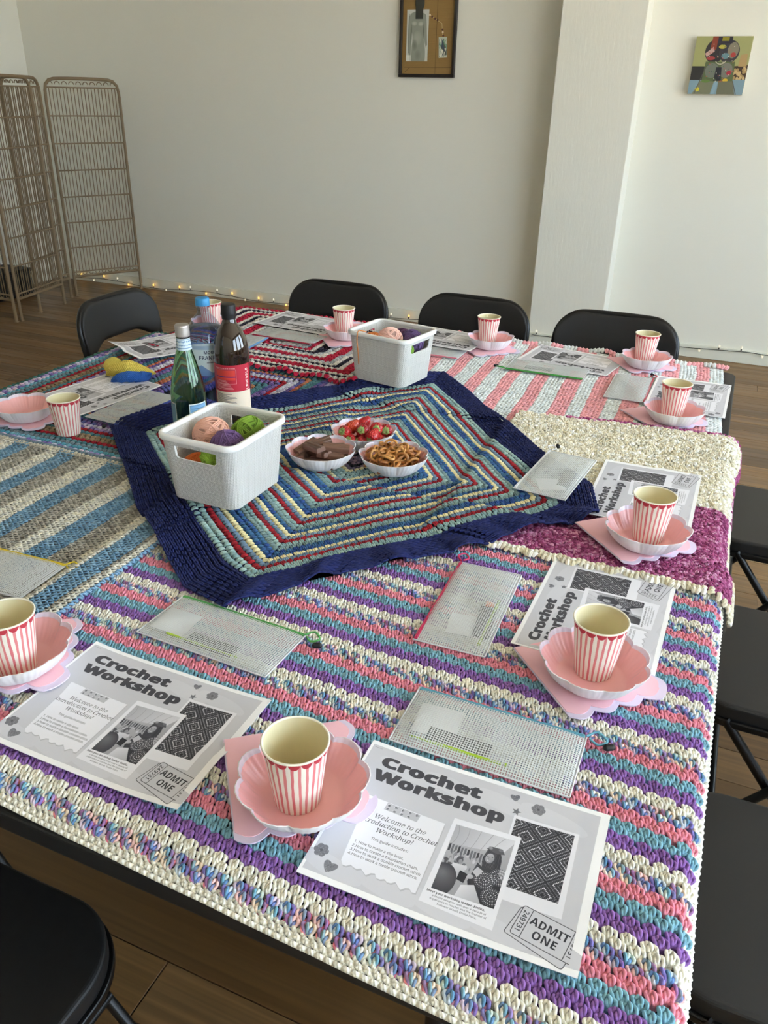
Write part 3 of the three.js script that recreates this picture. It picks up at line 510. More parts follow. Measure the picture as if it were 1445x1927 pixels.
const lobe = (th) => Math.pow(Math.abs(Math.sin(th * 4.5)), 0.7);
function bowlPt(th, v, off) { // v 0 centre, 0.42 foot, 1 lip
  const b = 0.047, s = clamp((v - 0.42) / 0.58, 0, 1); let r, y;
  if (v < 0.42) { r = b * v / 0.42; y = 0.0015; } else { r = b + (0.0700 + 0.0070 * lobe(th) - b) * Math.pow(s, 0.9); y = 0.0015 + 0.0335 * Math.pow(s, 1.25) + 0.0035 * sstep(0.8, 1, s) * lobe(th); r += 0.0006 * Math.sin(th * 54) * sstep(0.05, 0.5, s) * (1 - 0.5 * s); }
  return [Math.cos(th) * (r + off * (v < 0.42 ? 0 : 1)), y - off * (v < 0.42 ? 1 : 0.25), Math.sin(th) * (r + off * (v < 0.42 ? 0 : 1))];
}
const bowlIn = grid(216, 22, (u, v) => bowlPt(u * 2 * Math.PI, v * 0.93, 0), null, true), bowlRim = grid(216, 5, (u, v) => bowlPt(u * 2 * Math.PI, 0.93 + 0.07 * v, 0), null, true);
const bowlOut = mergeGeometries([grid(216, 20, (u, v) => bowlPt(u * 2 * Math.PI, v, 0.0012), null, false), grid(216, 1, (u, v) => bowlPt(u * 2 * Math.PI, 1, v * 0.0012), null, true)]);
const bowlPink = phys([250, 188, 188], { roughness: 0.34, clearcoat: 0.5, clearcoatRoughness: 0.25, side: THREE.DoubleSide }), bowlPearl = phys([232, 222, 236], { roughness: 0.3, clearcoat: 0.6, clearcoatRoughness: 0.2, side: THREE.DoubleSide }), bowlShell = phys([240, 236, 236], { roughness: 0.45, clearcoat: 0.2, side: THREE.DoubleSide });
const bowl0 = thing('paper_bowl', 'pink paper bowl', 'bowl', [0, 0, 0], 0, 'pink scalloped paper bowls with cups');
part('bowl_lining', bowlIn, bowlPink, bowl0, 'pink lining'); part('scalloped_rim', bowlRim, bowlPearl, bowl0, 'pearly lilac rim'); part('bowl_shell', bowlOut, bowlShell, bowl0, 'white outside');

const cupTex = canvasTex(2048, 512, (g, W, H) => {
  g.fillStyle = 'rgb(250,244,230)'; g.fillRect(0, 0, W, H);
  const n = 26;
  for (let i = 0; i < n; i++) {
    const x = (i + 0.5) / n * W, w = 0.40 * W / n; g.fillStyle = i % 3 ? 'rgb(232,142,142)' : 'rgb(228,128,132)'; g.beginPath();
    for (let y = 0; y <= H; y += 16) g.lineTo(x - w / 2 + 3 * Math.sin(y * 0.03 + i * 2.3) + 1.6 * Math.sin(y * 0.11 + i), y);
    for (let y = H; y >= 0; y -= 16) g.lineTo(x + w / 2 + 3 * Math.sin(y * 0.028 + i * 1.7 + 1) + 1.6 * Math.sin(y * 0.10 + i * 3), y);
    g.fill();
  }
  g.fillStyle = 'rgb(196,52,66)'; for (let i = 0; i < 16; i++) { g.beginPath(); g.ellipse((i + 0.5) / 16 * W, 0, W / 34, 27, 0, 0, Math.PI); g.fill(); }
});
cupTex.wrapS = THREE.RepeatWrapping;
const cup0 = thing('paper_cup', 'striped cup', 'cup', [0, 0, 0], 0, 'pink striped paper cups');
part('cup_wall', lathe([[0.0268, 0], [0.0272, 0.002], [0.0374, 0.0875]], 64), phys(0xffffff, { map: cupTex, roughness: 0.7, transmission: 0.12, thickness: 0 }), cup0, 'pink and cream striped wall with red scallops');
part('cup_lining', lathe([[0.0005, 0.006], [0.0265, 0.006], [0.0271, 0.0085], [0.0368, 0.0875]], 64), phys([255, 250, 206], { roughness: 0.8, transmission: 0.3, thickness: 0, side: THREE.DoubleSide }), cup0, 'cream lining');
part('cup_rim', new THREE.TorusGeometry(0.0376, 0.0014, 10, 64).rotateX(Math.PI / 2).translate(0, 0.0882, 0), mat([250, 243, 222], { roughness: 0.5 }), cup0);
let firstN = true, firstB = true, firstC = true;
const settle = (o0, first, label, p, turn) => { if (first) { o0.position.set(...p); o0.rotation.y = turn; o0.userData.label = label; return o0; } return copy(o0, label, p, turn); };
// each place: where (words), napkin, bowl, cup
const places = [
  ['nearest the camera, left of the front guide', [-0.358, -0.612, 0.66], [-0.336, -0.583], [-0.342, -0.580]],
  ['above the front left guide, at the picture edge', [-0.836, -0.640, 0.585], [-0.815, -0.628], [-0.812, -0.622]],
  ['at the right, on the guide by the pouch with red zip', [-0.070, -0.965, 0.755], [-0.068, -0.946], [-0.069, -0.961]],
  ['on the mauve blanket', [-0.062, -1.388, 0.755], [-0.047, -1.364], [-0.045, -1.380]],
  ['at the right end of the pink striped blanket', [-0.082, -2.118, 0.755], [-0.064, -2.092], [-0.070, -2.125]],
  ['in front of the rightmost far chair', [-0.200, -2.590, 0.65], [-0.190, -2.562], [-0.201, -2.610]],
  ['in front of the middle far chair, on the pink striped blanket', [-0.692, -2.540, 0.76], [-0.690, -2.545], [-0.712, -2.585]],
  ['behind the far white basket, on the red, white and black blanket', [-1.148, -2.405, 0.70], [-1.160, -2.415], [-1.185, -2.450]],
  ['behind the bottles at the far left', [-1.590, -2.265, 0.75], [-1.590, -2.270], [-1.612, -2.285]],
  ['at the left edge of the picture, on the granny rectangle', [-1.560, -1.398, 0.1], [-1.555, -1.385], null],
];
for (const [where, n, b, c] of places) {
  const y = restH(n[0], n[1], 0.05) + (['nearest', 'at the r'].some((s) => where.startsWith(s)) ? 0.003 : 0.001);
  settle(nap0, firstN, 'pink wavy edged napkin ' + where, [n[0], y, n[1]], n[2]); firstN = false;
  settle(bowl0, firstB, 'pink scalloped bowl ' + where, [b[0], y + 0.0035, b[1]], rr(0, 6)); firstB = false;
  if (c) { settle(cup0, firstC, 'pink striped cup ' + where, [c[0], y + 0.0055, c[1]], rr(0, 6)); firstC = false; }
}
copy(cup0, 'pink striped cup standing straight on the blanket, right of the leftmost bowl', [-1.395, restH(-1.395, -1.357, 0.02) + 0.001, -1.357], 1.1);

// ---------------------------------------------------------------- mesh zip pouches
const netA = canvasTex(64, 64, (g) => { g.fillStyle = 'rgb(36,36,36)'; g.fillRect(0, 0, 64, 64); g.fillStyle = 'rgb(236,236,236)'; g.fillRect(0, 0, 20, 64); g.fillRect(0, 0, 64, 20); }, false);
netA.wrapS = netA.wrapT = THREE.RepeatWrapping; netA.repeat.set(66, 32);
const netB = canvasTex(64, 64, (g) => { g.fillStyle = 'rgb(128,128,128)'; g.fillRect(0, 0, 64, 64); g.fillStyle = '#fff'; g.fillRect(4, 0, 12, 64); g.fillRect(0, 4, 64, 12); }, false);
netB.wrapS = netB.wrapT = THREE.RepeatWrapping; netB.repeat.set(66, 32);
const netMat = phys([236, 240, 238], { transparent: true, alphaMap: netA, bumpMap: netB, bumpScale: 0.0006, roughness: 0.32, side: THREE.DoubleSide });
const hemMat = phys([236, 238, 240], { roughness: 0.35, transparent: true, opacity: 0.85, side: THREE.DoubleSide });
function pouch(label, x, z, turn, zipC, o = {}) {
  const L = o.L ?? 0.232, W = o.W ?? 0.112, y0 = restH(x, z, 0.05) + (o.dy ?? 0.001), sd = x * 31 + z * 17, puffy = o.puffy ?? 0.009;
  const t = thing('mesh_pouch', label, 'pouch', [x, y0, z], turn, 'clear mesh zip pouches');
  const f = (s) => (u, v) => { const e = Math.min(1, Math.min(u, 1 - u) * 7) * Math.min(1, Math.min(v, 1 - v) * 5), k = Math.sqrt(Math.max(0, e)); return [(u - 0.5) * L, 0.0018 + k * (s > 0 ? puffy * (0.75 + 0.45 * noise.noise(u * 3.2, v * 2.2, sd)) + 0.0012 * noise.noise(u * 9, v * 7, sd + 3) : 0) + (s > 0 ? 0.0006 : 0), (v - 0.5) * W]; };
  part('mesh_body', [grid(48, 24, f(1), null, true), grid(24, 12, f(-1), null, true)], netMat, t);
  const rim = (pts) => tube(pts, 0.0013, 30, 6);
  const e = (u, v) => f(1)(u, v);
  part('hem', [rim([e(0, 0), e(0, 0.5), e(0, 1)]), rim([e(1, 0), e(1, 0.5), e(1, 1)]), rim([e(0, 1), e(0.5, 1), e(1, 1)])], hemMat, t);
  const zm = mat(zipC, { roughness: 0.5 });
  part('zip', [rbox(L * 0.985, 0.0022, o.zw ?? 0.006, 0.0009, 0, 0.0034, -W / 2 + 0.003), ...[-1, 1].map((s) => rbox(L * 0.97, 0.0012, 0.0015, 0.0005, 0, 0.0048, -W / 2 + 0.003 + s * 0.0012))], zm, t);
  const sx = o.pull ?? 1;
  const p = part('zip_pull', tube([[sx * L / 2, 0.005, -W / 2 + 0.003], [sx * (L / 2 + 0.012), 0.008, -W / 2 - 0.006], [sx * (L / 2 + 0.026), 0.006, -W / 2 + 0.004], [sx * (L / 2 + 0.016), 0.004, -W / 2 + 0.012], [sx * (L / 2 + 0.004), 0.005, -W / 2 + 0.006]], 0.0016, 40, 6), zm, t);
  if (o.toggle !== false) part('toggle', new THREE.CapsuleGeometry(0.0045, 0.007, 5, 10).rotateZ(Math.PI / 2).rotateY(o.tt ?? 0.5).translate(sx * (L / 2 + 0.030), 0.0052, -W / 2 + (o.tz ?? 0.012)), mat([22, 22, 24], { roughness: 0.5 }), p, 'black toggle');
  t.updateMatrix(); t.updateMatrixWorld();
  const at = (u, v, y = 0.004) => V3((u - 0.5) * L, y, (v - 0.5) * W).applyMatrix4(t.matrixWorld);
  if (o.card) { const [u, v, w, d, a] = o.card, q = at(u, v, 0.0036), c = thing('card', 'small white card inside the ' + o.nm, 'card', q.toArray(), turn + (a ?? 0), 'cards inside the pouches'); part('card_sheet', rbox(w, 0.0006, d, 0.0002, 0, 0, 0, 1), mat([244, 244, 246], { roughness: 0.6 }), c); }
  if (o.hook) { const q = at(o.hook[0], 0.86, 0.0046), h = thing('crochet_hook', 'lime green crochet hook inside the ' + o.nm, 'crochet hook', q.toArray(), turn + 0.0, 'crochet hooks inside the pouches'); part('hook_shaft', [new THREE.CapsuleGeometry(0.0022, 0.118, 5, 10).rotateZ(Math.PI / 2), new THREE.SphereGeometry(0.0027, 10, 8).translate(0.066, 0.0004, 0)], mat([182, 214, 60], { roughness: 0.4 }), h); part('thumb_grip', rbox(0.022, 0.0032, 0.0052, 0.0012), mat([170, 204, 50], { roughness: 0.4 }), h); }
  if (o.scissors) { const q = at(o.scissors[0], o.scissors[1], 0.0042), h = thing('tape_measure', 'dark flat tool inside the ' + o.nm, 'tool', q.toArray(), turn + (o.scissors[2] ?? 0)); part('tool_body', rbox(0.085, 0.003, 0.026, 0.0012), mat([70, 74, 72], { roughness: 0.5 }), h); if (o.bead) part('tool_end', rbox(0.014, 0.0034, 0.014, 0.0014, 0.05, 0, 0), mat([246, 150, 110], { roughness: 0.4 }), h); }
  return t;
}
pouch('mesh pouch with blue zip and blue cord, in front behind the nearest guide', -0.168, -0.772, 0.0, [110, 178, 200], { nm: 'pouch with blue zip', card: [0.20, 0.50, 0.058, 0.058, 0.05], hook: [0.36], scissors: [0.36, 0.74, 0.0] });
pouch('mesh pouch with green zip and green cord, at the tip of the navy blanket', -0.604, -0.818, -0.05, [96, 178, 96], { nm: 'pouch with green zip at the front', card: [0.16, 0.58, 0.060, 0.056, 0.02], hook: [0.45], scissors: [0.52, 0.78, 0.0], tz: 0.018 });
pouch('mesh pouch with raspberry red zip, left of the sideways guide at the front right', -0.281, -1.052, Math.PI / 2 + 0.03, [206, 44, 92], { L: 0.246, nm: 'pouch with raspberry zip', card: [0.26, 0.55, 0.055, 0.050, 0.1], scissors: [0.34, 0.80, 0.1], bead: true, toggle: false, hook: [0.33] });
pouch('mesh pouch with white zip and black cord, on the right corner of the navy blanket', -0.262, -1.600, Math.PI / 2 - 0.10, [232, 232, 232], { nm: 'pouch with white zip', card: [0.24, 0.56, 0.055, 0.055, 0.5], scissors: [0.44, 0.74, 0.1], pull: 1, zw: 0.005 });
pouch('small looking mesh pouch with red edge beside the guide at the far right', -0.204, -2.325, -Math.PI / 2, [190, 70, 80], { nm: 'pouch with red edge', pull: -1, tz: 0.01 });
pouch('mesh pouch with bright green zip, on the upside down guide on the pink striped blanket', -0.462, -2.392, Math.PI, [62, 156, 66], { L: 0.240, zw: 0.013, nm: 'pouch with bright green zip', pull: 1, scissors: [0.6, 0.4, 0] });
pouch('mesh pouch with yellow zip, at the left edge on the blue striped blanket', -1.072, -0.818, 0.05, [232, 206, 50], { L: 0.225, nm: 'pouch with yellow zip', tz: 0.03 });
pouch('mesh pouch with crimson zip, on the red, white and black blanket', -1.340, -2.345, Math.PI - 0.07, [184, 32, 70], { zw: 0.010, nm: 'pouch with crimson zip', pull: -1, toggle: false });
pouch('mesh pouch with sky blue zip, standing out behind the dark bottle', -1.425, -2.165, -Math.PI / 2 + 0.06, [110, 164, 214], { L: 0.20, zw: 0.010, nm: 'pouch with sky blue zip', toggle: false });
pouch('mesh pouch with royal blue zip, on the left guide by the green bottle', -1.362, -1.560, -Math.PI / 2 - 0.06, [44, 74, 176], { zw: 0.009, nm: 'pouch with royal blue zip', pull: 1, tz: 0.02, dy: 0.004 });
pouch('mesh pouch with rose zip, beside the far white basket', -0.845, -2.420, Math.PI, [232, 130, 150], { L: 0.20, nm: 'pouch with rose zip', pull: 1, toggle: false });

// ---------------------------------------------------------------- white woven plastic baskets and yarn
const weave = dataTex(512, 512, (u, v, x, y) => { const cx = (x % 8) / 8, cy = (y % 8) / 8, k = ((x >> 3) + (y >> 3)) & 1; const seam = ((x % 56) < 8 ? 0.3 : 0) + ((y % 72) < 8 ? 0.3 : 0); return 0.25 + 0.35 * (k ? Math.sin(cx * Math.PI) : Math.sin(cy * Math.PI)) - (cx < 0.2 && cy < 0.2 ? 0.3 : 0) + seam; });
weave.repeat.set(3.3, 0.72);
const plastic = phys([247, 245, 238], { roughness: 0.42, transmission: 0.15, thickness: 0, bumpMap: weave, bumpScale: 0.004, side: THREE.DoubleSide }), plasticPlain = phys([242, 241, 237], { roughness: 0.36 });
function makeBasket(label, pos, turn) {
  const H = 0.138, nu = 320, nv = 64, t = thing('storage_basket', label, 'basket', pos, turn, 'white woven plastic baskets');
  const rr2 = (w, d, r, u) => { // rounded rectangle outline by arc length
    const a = w / 2 - r, b = d / 2 - r, segs = [[2 * b, 0], [Math.PI / 2 * r, 1], [2 * a, 0], [Math.PI / 2 * r, 1], [2 * b, 0], [Math.PI / 2 * r, 1], [2 * a, 0], [Math.PI / 2 * r, 1]], tot = segs.reduce((s, q) => s + q[0], 0);
    let l = ((u % 1) + 1) % 1 * tot, i = 0; while (i < 7 && l > segs[i][0]) { l -= segs[i][0]; i++; }
    const q = i >> 1, f = l / segs[i][0], C = [[a, b], [-a, b], [-a, -b], [a, -b]][q];
    if (!(i & 1)) { const P = [[a + r, -b, 0, 2 * b], [a, b + r, -2 * a, 0], [-a - r, b, 0, -2 * b], [-a, -b - r, 2 * a, 0]][q]; return [P[0] + P[2] * f, P[1] + P[3] * f]; }
    const an = q * Math.PI / 2 + f * Math.PI / 2; return [C[0] + r * Math.cos(an), C[1] + r * Math.sin(an)];
  };
  const wall = (off) => (u, v) => { const w = 0.150 + 0.018 * v, d = 0.168 + 0.024 * v, [x, z] = rr2(w - 2 * off, d - 2 * off, 0.022 - off * 0.5, u); return [x, 0.003 + v * (H - 0.003), z]; };
  // handle openings through the two short walls (z ends)
  const hole = (u, v) => { const [x, , z] = wall(0)(u, v); return Math.abs(z) > 0.05 && Math.abs(x) < 0.047 && v > 0.665 && v < 0.855 && !(v < 0.745 && Math.hypot(Math.max(0, Math.abs(x) - 0.036), (0.745 - v) * 0.1375) > 0.011); };
  const cut = (i, j) => hole((i + 0.5) / nu, (j + 0.5) / nv);
  const rev = [];
  for (let j = 0; j < nv; j++) for (let i = 0; i < nu; i++) if (cut(i, j)) for (const [di, dj, a, b] of [[-1, 0, [0, 0], [0, 1]], [1, 0, [1, 0], [1, 1]], [0, -1, [0, 0], [1, 0]], [0, 1, [0, 1], [1, 1]]]) if (!cut(i + di, j + dj)) {
    const A = wall(0)((i + a[0]) / nu, (j + a[1]) / nv), B = wall(0)((i + b[0]) / nu, (j + b[1]) / nv), A2 = wall(0.003)((i + a[0]) / nu, (j + a[1]) / nv), B2 = wall(0.003)((i + b[0]) / nu, (j + b[1]) / nv); rev.push(A, B, A2, B, B2, A2);
  }
  part('woven_wall', [grid(nu, nv, wall(0), cut, true), grid(nu, nv, wall(0.003), cut, false)], plastic, t);
  const rg = new THREE.BufferGeometry(); rg.setAttribute('position', new THREE.Float32BufferAttribute(rev.flat(), 3)); rg.computeVertexNormals();
  part('handle_opening', rg, phys([242, 241, 237], { roughness: 0.36, side: THREE.DoubleSide }), t);
  const prof = [[-0.0032, -0.010], [0.003, -0.010], [0.0052, -0.008], [0.0056, -0.001], [0.004, 0.0016], [0.0005, 0.0022], [-0.003, 0.0014], [-0.0038, -0.001], [-0.0032, -0.010]];
  part('rim', grid(200, prof.length - 1, (u, v) => { const k = Math.round(v * (prof.length - 1)), [x, z] = rr2(0.168 + 2 * prof[k][0], 0.192 + 2 * prof[k][0], 0.022 + prof[k][0], u); return [x, H + prof[k][1], z]; }, null, true), phys([242, 241, 237], { roughness: 0.36, side: THREE.DoubleSide }), t);
  part('base', rbox(0.132, 0.004, 0.150, 0.0015, 0, 0.0042, 0), plasticPlain, t);
  return t;
}
const ballGeos = [0, 1, 2].map((k) => {
  const gs = [];
  for (let i = 0; i < 30; i++) {
    const ax = V3(rr(-1, 1), rr(-1, 1), rr(-1, 1)).normalize(), u = ax.clone().cross(V3(0.3, 1, 0.2)).normalize(), w = ax.clone().cross(u), off = rr(-0.55, 0.55), R = 1 + rr(-0.02, 0.05), pts = [];
    for (let a = 0; a < 20; a++) { const th = a / 20 * 2 * Math.PI, r = R * Math.sqrt(1 - off * off); pts.push(u.clone().multiplyScalar(r * Math.cos(th)).addScaledVector(w, r * Math.sin(th)).addScaledVector(ax, R * off + 0.03 * Math.sin(th * 2 + i)).toArray()); }
    gs.push(tube(pts, 0.052, 30, 4, true), tube(pts.map(([x, y, z]) => [x + ax.x * 0.1, y + ax.y * 0.1, z + ax.z * 0.1]), 0.05, 30, 4, true));
  }
  return [mergeGeometries(gs), new THREE.SphereGeometry(0.98, 20, 14)];
});
function ball(label, x, y, z, r, c, k) {
  const t = thing('yarn_ball', label, 'yarn', [x, y, z], rr(0, 6), 'balls of yarn in the baskets'); t.rotation.x = rr(0, 3); t.scale.setScalar(r / 1.07);
  part('wound_yarn', ballGeos[k % 3][0], mat(c, { roughness: 0.95 }), t); part('core', ballGeos[k % 3][1], mat(c.map((q) => q * 0.72), { roughness: 1 }), t);
}
{
  const bx = -0.846, bz = -1.212, by = restH(bx, bz, 0.06) + 0.001, tn = -0.03;
  makeBasket('nearer white woven basket, in front of the bottles', [bx, by, bz], tn);
  const P = [['burnt orange yarn ball behind the handle opening of the near basket', -0.034, 0.048, 0.044, 0.037, [214, 108, 48]], ['olive green yarn ball low in the near basket, right of the orange one', 0.036, 0.042, 0.045, 0.034, [128, 150, 52]], ['dusty rose yarn ball at the bottom of the near basket', -0.034, 0.042, -0.042, 0.034, [206, 140, 130]], ['brick red yarn ball deep in the near basket, at the right side', 0.040, 0.048, -0.034, 0.033, [196, 66, 50]],
    ['peach yarn ball on top in the near basket', -0.036, 0.104, -0.010, 0.037, [240, 186, 164]], ['purple yarn ball on top in the near basket', 0.020, 0.100, 0.020, 0.035, [122, 92, 140]], ['lime green yarn ball at the back of the near basket', 0.024, 0.104, -0.052, 0.035, [134, 170, 58]], ['small lime green yarn ball against the front wall of the near basket', 0.014, 0.098, 0.066, 0.022, [140, 174, 56]]];
  P.forEach(([l, x, y, z, r, c], k) => ball(l, bx + x, by + y, bz + z, r, c, k));
  const cx = -0.838, cz = -2.045, cy = restH(cx, cz, 0.06) + 0.001;
  makeBasket('farther white woven basket, between the red and the pink blankets', [cx, cy, cz], Math.PI / 2 - 0.19);
  const Q = [['orange yarn ball at the left in the far basket', -0.046, 0.098, 0.030, 0.034, [244, 150, 84]], ['pale pink yarn ball on top in the far basket', 0.000, 0.112, 0.018, 0.036, [244, 196, 180]], ['plum yarn ball at the back of the far basket', 0.012, 0.100, -0.040, 0.033, [104, 66, 96]], ['violet yarn ball at the right in the far basket', 0.050, 0.104, -0.024, 0.034, [112, 88, 136]], ['green yarn ball at the front right of the far basket', 0.050, 0.096, 0.044, 0.030, [126, 164, 60]],
    ['peach yarn ball at the bottom of the far basket', -0.030, 0.042, 0.0, 0.036, [236, 170, 150]], ['grey yarn ball at the bottom of the far basket', 0.044, 0.040, 0.0, 0.034, [150, 150, 150]]];
  Q.forEach(([l, x, y, z, r, c], k) => ball(l, cx + x, cy + y, cz + z, r, c, k + 1));
  const tail = tag(part('yarn_strand', tube([[cx - 0.060, cy + 0.135, cz + 0.045], [cx - 0.072, cy + 0.142, cz + 0.072], [cx - 0.071, cy + 0.12, cz + 0.083], [cx - 0.069, cy + 0.085, cz + 0.080], [cx - 0.068, cy + 0.05, cz + 0.077]], 0.0016, 30, 6), mat([226, 148, 84], { roughness: 0.9 }), scene), 'loose orange yarn end hanging over the front of the far basket', 'yarn');
}

// ---------------------------------------------------------------- snack bowls
const glue = (o, x, y, z) => { o.position.set(x, y, z); return o; };
{
  const snack = [['white scalloped bowl of chocolate fingers', -0.748, -1.430], ['white scalloped bowl of pretzels', -0.602, -1.494], ['white scalloped bowl of strawberries', -0.722, -1.598]];
  const ys = snack.map(([l, x, z], k) => { const y = restH(x, z, 0.045) + 0.001; copy(bowl0, l + ['', ', the right one of three', ', the farthest of three'][k] + ' on the navy edged blanket', [x, y, z], k * 1.3 + 0.4, 'snack bowls'); return y + 0.002; });
  // chocolate fingers
  const s = new THREE.Shape(); s.moveTo(-0.0105, 0); s.lineTo(0.0105, 0); s.lineTo(0.0100, 0.006); s.quadraticCurveTo(0.0094, 0.0092, 0.0066, 0.0094); s.lineTo(0.0036, 0.0094); s.quadraticCurveTo(0.0012, 0.0092, 0, 0.0062); s.quadraticCurveTo(-0.0012, 0.0092, -0.0036, 0.0094); s.lineTo(-0.0066, 0.0094); s.quadraticCurveTo(-0.0094, 0.0092, -0.0100, 0.006); s.closePath();
  const fg = new THREE.ExtrudeGeometry(s, { depth: 0.056, bevelThickness: 0.0015, bevelSize: 0.001, bevelSegments: 2, curveSegments: 4 }).translate(0, -0.004, -0.028).rotateY(Math.PI / 2), fm = phys([112, 80, 64], { roughness: 0.42, clearcoat: 0.15 });
  const F = [[-0.034, 0.016, -0.012, 1.5, 0, 0.1], [-0.040, 0.018, 0.014, 1.8, 0, -0.1], [-0.010, 0.012, 0.030, 0.5, 0.1, 0], [0.020, 0.012, 0.024, -0.2, 0, 0.1], [0.034, 0.016, 0.0, 0.5, 0, 0.1], [0.004, 0.013, -0.020, 0.2, 0, 0], [-0.036, 0.031, 0.0, 1.2, 0.25, 0.1], [0.004, 0.027, 0.012, -0.45, 0.2, 0.1], [0.030, 0.028, 0.014, 0.35, -0.15, 0.05], [0.014, 0.030, -0.022, 0.05, 0.2, 0], [-0.012, 0.039, -0.010, 0.85, 0.2, 0.2], [0.034, 0.039, -0.006, 0.4, -0.1, 0.1], [-0.006, 0.042, 0.022, -0.5, 0.15, 0.12]];
  const word = ['at the left of the heap', 'at the left rim', 'at the bottom front', 'low at the front right', 'low at the right rim', 'hidden in the middle', 'leaning at the left', 'lying across the front', 'second from the right on top', 'at the back of the heap', 'propped up in the middle on top', 'topmost at the right', 'on top pointing to the viewer'];
  F.forEach(([x, y, z, ry, rz, rx], k) => { const t = thing('chocolate_finger', 'chocolate coated finger biscuit ' + word[k] + ' of the chocolate bowl', 'biscuit', [snack[0][1] + x, ys[0] + y, snack[0][2] + z], ry, 'chocolate fingers in the snack bowl'); t.rotation.order = 'YXZ'; t.rotation.z = rz; t.rotation.x = rx; part('biscuit', fg, fm, t); });
  // pretzels
  const pg = tube(Array.from({ length: 40 }, (_, i) => { const t = i / 40 * 2 * Math.PI; return [0.0125 * Math.sin(t) + 0.0042 * Math.sin(2 * t), 0.0026 * Math.sin(3 * t), 0.0095 * Math.cos(t) + 0.0065 * Math.cos(2 * t)]; }), 0.0030, 56, 7, true), p2 = tube([[-0.006, 0.001, -0.012], [0.003, 0.003, -0.002], [0.008, 0.001, 0.010]], 0.0026, 14, 7), p3 = tube([[0.006, -0.001, -0.012], [-0.003, -0.001, -0.002], [-0.008, 0.001, 0.010]], 0.0026, 14, 7);
  const pgm = mergeGeometries([pg, p2, p3]), pm = [[190, 128, 62], [170, 106, 48], [206, 148, 78]].map((c) => phys(c, { roughness: 0.36, clearcoat: 0.25 }));
  for (let k = 0; k < 46; k++) {
    const a = k * 2.4, R = 0.052 * Math.sqrt((k % 23 + 0.5) / 23), hi = k < 23 ? 0 : 1, y = 0.014 + hi * 0.014 + 0.012 * (1 - (R / 0.055) ** 2) * (0.5 + hi);
    const t = thing('pretzel', 'small brown pretzel in the pretzel bowl', 'pretzel', [snack[1][1] + R * Math.cos(a), ys[1] + y, snack[1][2] + R * Math.sin(a)], rr(0, 6.3), 'pretzels heaped in the snack bowl'); t.rotation.x = rr(-0.7, 0.7); t.rotation.z = rr(-0.6, 0.6); part('pretzel_twist', pgm, pm[k % 3], t);
  }
  // strawberries
  const sg = lathe([[0.0003, -0.019], [0.004, -0.0182], [0.0085, -0.0125], [0.0130, -0.003], [0.0152, 0.006], [0.0148, 0.0118], [0.0105, 0.0150], [0.004, 0.0152], [0.0003, 0.0146]], 28);
  const seeds = dataTex(128, 128, (u, v, x, y) => { const q = (x + ((y >> 4) & 1) * 8) % 16, w = y % 16; return (q - 8) ** 2 + (w - 8) ** 2 * 0.6 < 8 ? [236, 190, 90] : [255, 255, 255]; }, true, [2, 1]), sb = dataTex(128, 128, (u, v, x, y) => { const q = (x + ((y >> 4) & 1) * 8) % 16, w = y % 16; return clamp(((q - 8) ** 2 + (w - 8) ** 2 * 0.6) / 30, 0, 1); }, false, [2, 1]);
  const red = [[196, 32, 36], [172, 24, 32], [214, 72, 40]].map((c) => phys(c, { roughness: 0.3, map: seeds, bumpMap: sb, bumpScale: 0.0012, clearcoat: 0.4 })), leafM = mat([150, 172, 98], { roughness: 0.7, side: THREE.DoubleSide });
  const lf = []; for (let i = 0; i < 9; i++) lf.push(grid(2, 5, (u, v) => [(u - 0.5) * 0.0055 * Math.sin(Math.PI * (0.15 + 0.85 * v)), 0.0160 + 0.002 * Math.sin(v * 3) - 0.005 * v * v - 0.001 * Math.abs(u - 0.5) + (i % 3) * 0.001, 0.0015 + 0.0105 * v], null, true).rotateY(i * 0.698));
  const lg = mergeGeometries([...lf, new THREE.CylinderGeometry(0.001, 0.0012, 0.007, 6).translate(0, 0.019, 0).toNonIndexed().index ? null : mergeVertices(new THREE.CylinderGeometry(0.001, 0.0012, 0.007, 6).translate(0, 0.019, 0))].filter(Boolean));
  const B = [[-0.040, 0.020, 0.010, 2.0, 0.3, 0], [-0.014, 0.018, 0.038, -1.1, 0.2, 0], [0.016, 0.018, 0.036, 1.4, 0.9, 1], [0.044, 0.020, 0.012, 1.9, -0.3, 0], [0.026, 0.018, -0.022, 0.5, 2.0, 1], [-0.012, 0.018, -0.034, 1.2, 0.4, 0], [0.000, 0.018, 0.004, 2.6, 0.4, 1], [-0.026, 0.040, 0.004, 2.4, 0.5, 2], [-0.030, 0.034, 0.034, -1.15, 0.55, 0], [-0.006, 0.044, -0.018, 2.8, 0.6, 0], [0.008, 0.040, 0.018, -1.0, 0.0, 1], [0.032, 0.042, -0.002, -0.5, -0.7, 0], [0.036, 0.036, 0.026, 2.2, 0.2, 0], [0.050, 0.034, -0.020, -0.7, -0.5, 1]];
  const wd = ['at the left rim', 'low at the front', 'low at the front right', 'low at the right', 'deep at the right', 'low at the back', 'at the bottom', 'orange toned, on top at the left', 'at the front left showing its green crown', 'on top at the back', 'in the middle showing its green crown', 'topmost, crown turned right', 'at the front right, plain red side up', 'at the right rim with leafy crown'];
  B.forEach(([x, y, z, tx, tz, m], k) => { const t = thing('strawberry', 'red strawberry ' + wd[k] + ' of the strawberry bowl', 'strawberry', [snack[2][1] + x, ys[2] + y, snack[2][2] + z], 0, 'strawberries in the snack bowl'); t.rotation.set(tx < 0 ? -tx : tx, 0, tz); if (tx < 0) { t.rotation.set(1.25, 0.3 * tx, tz * 0.5); } part('berry', sg, red[m], t); part('leafy_crown', lg, leafM, t); });
}
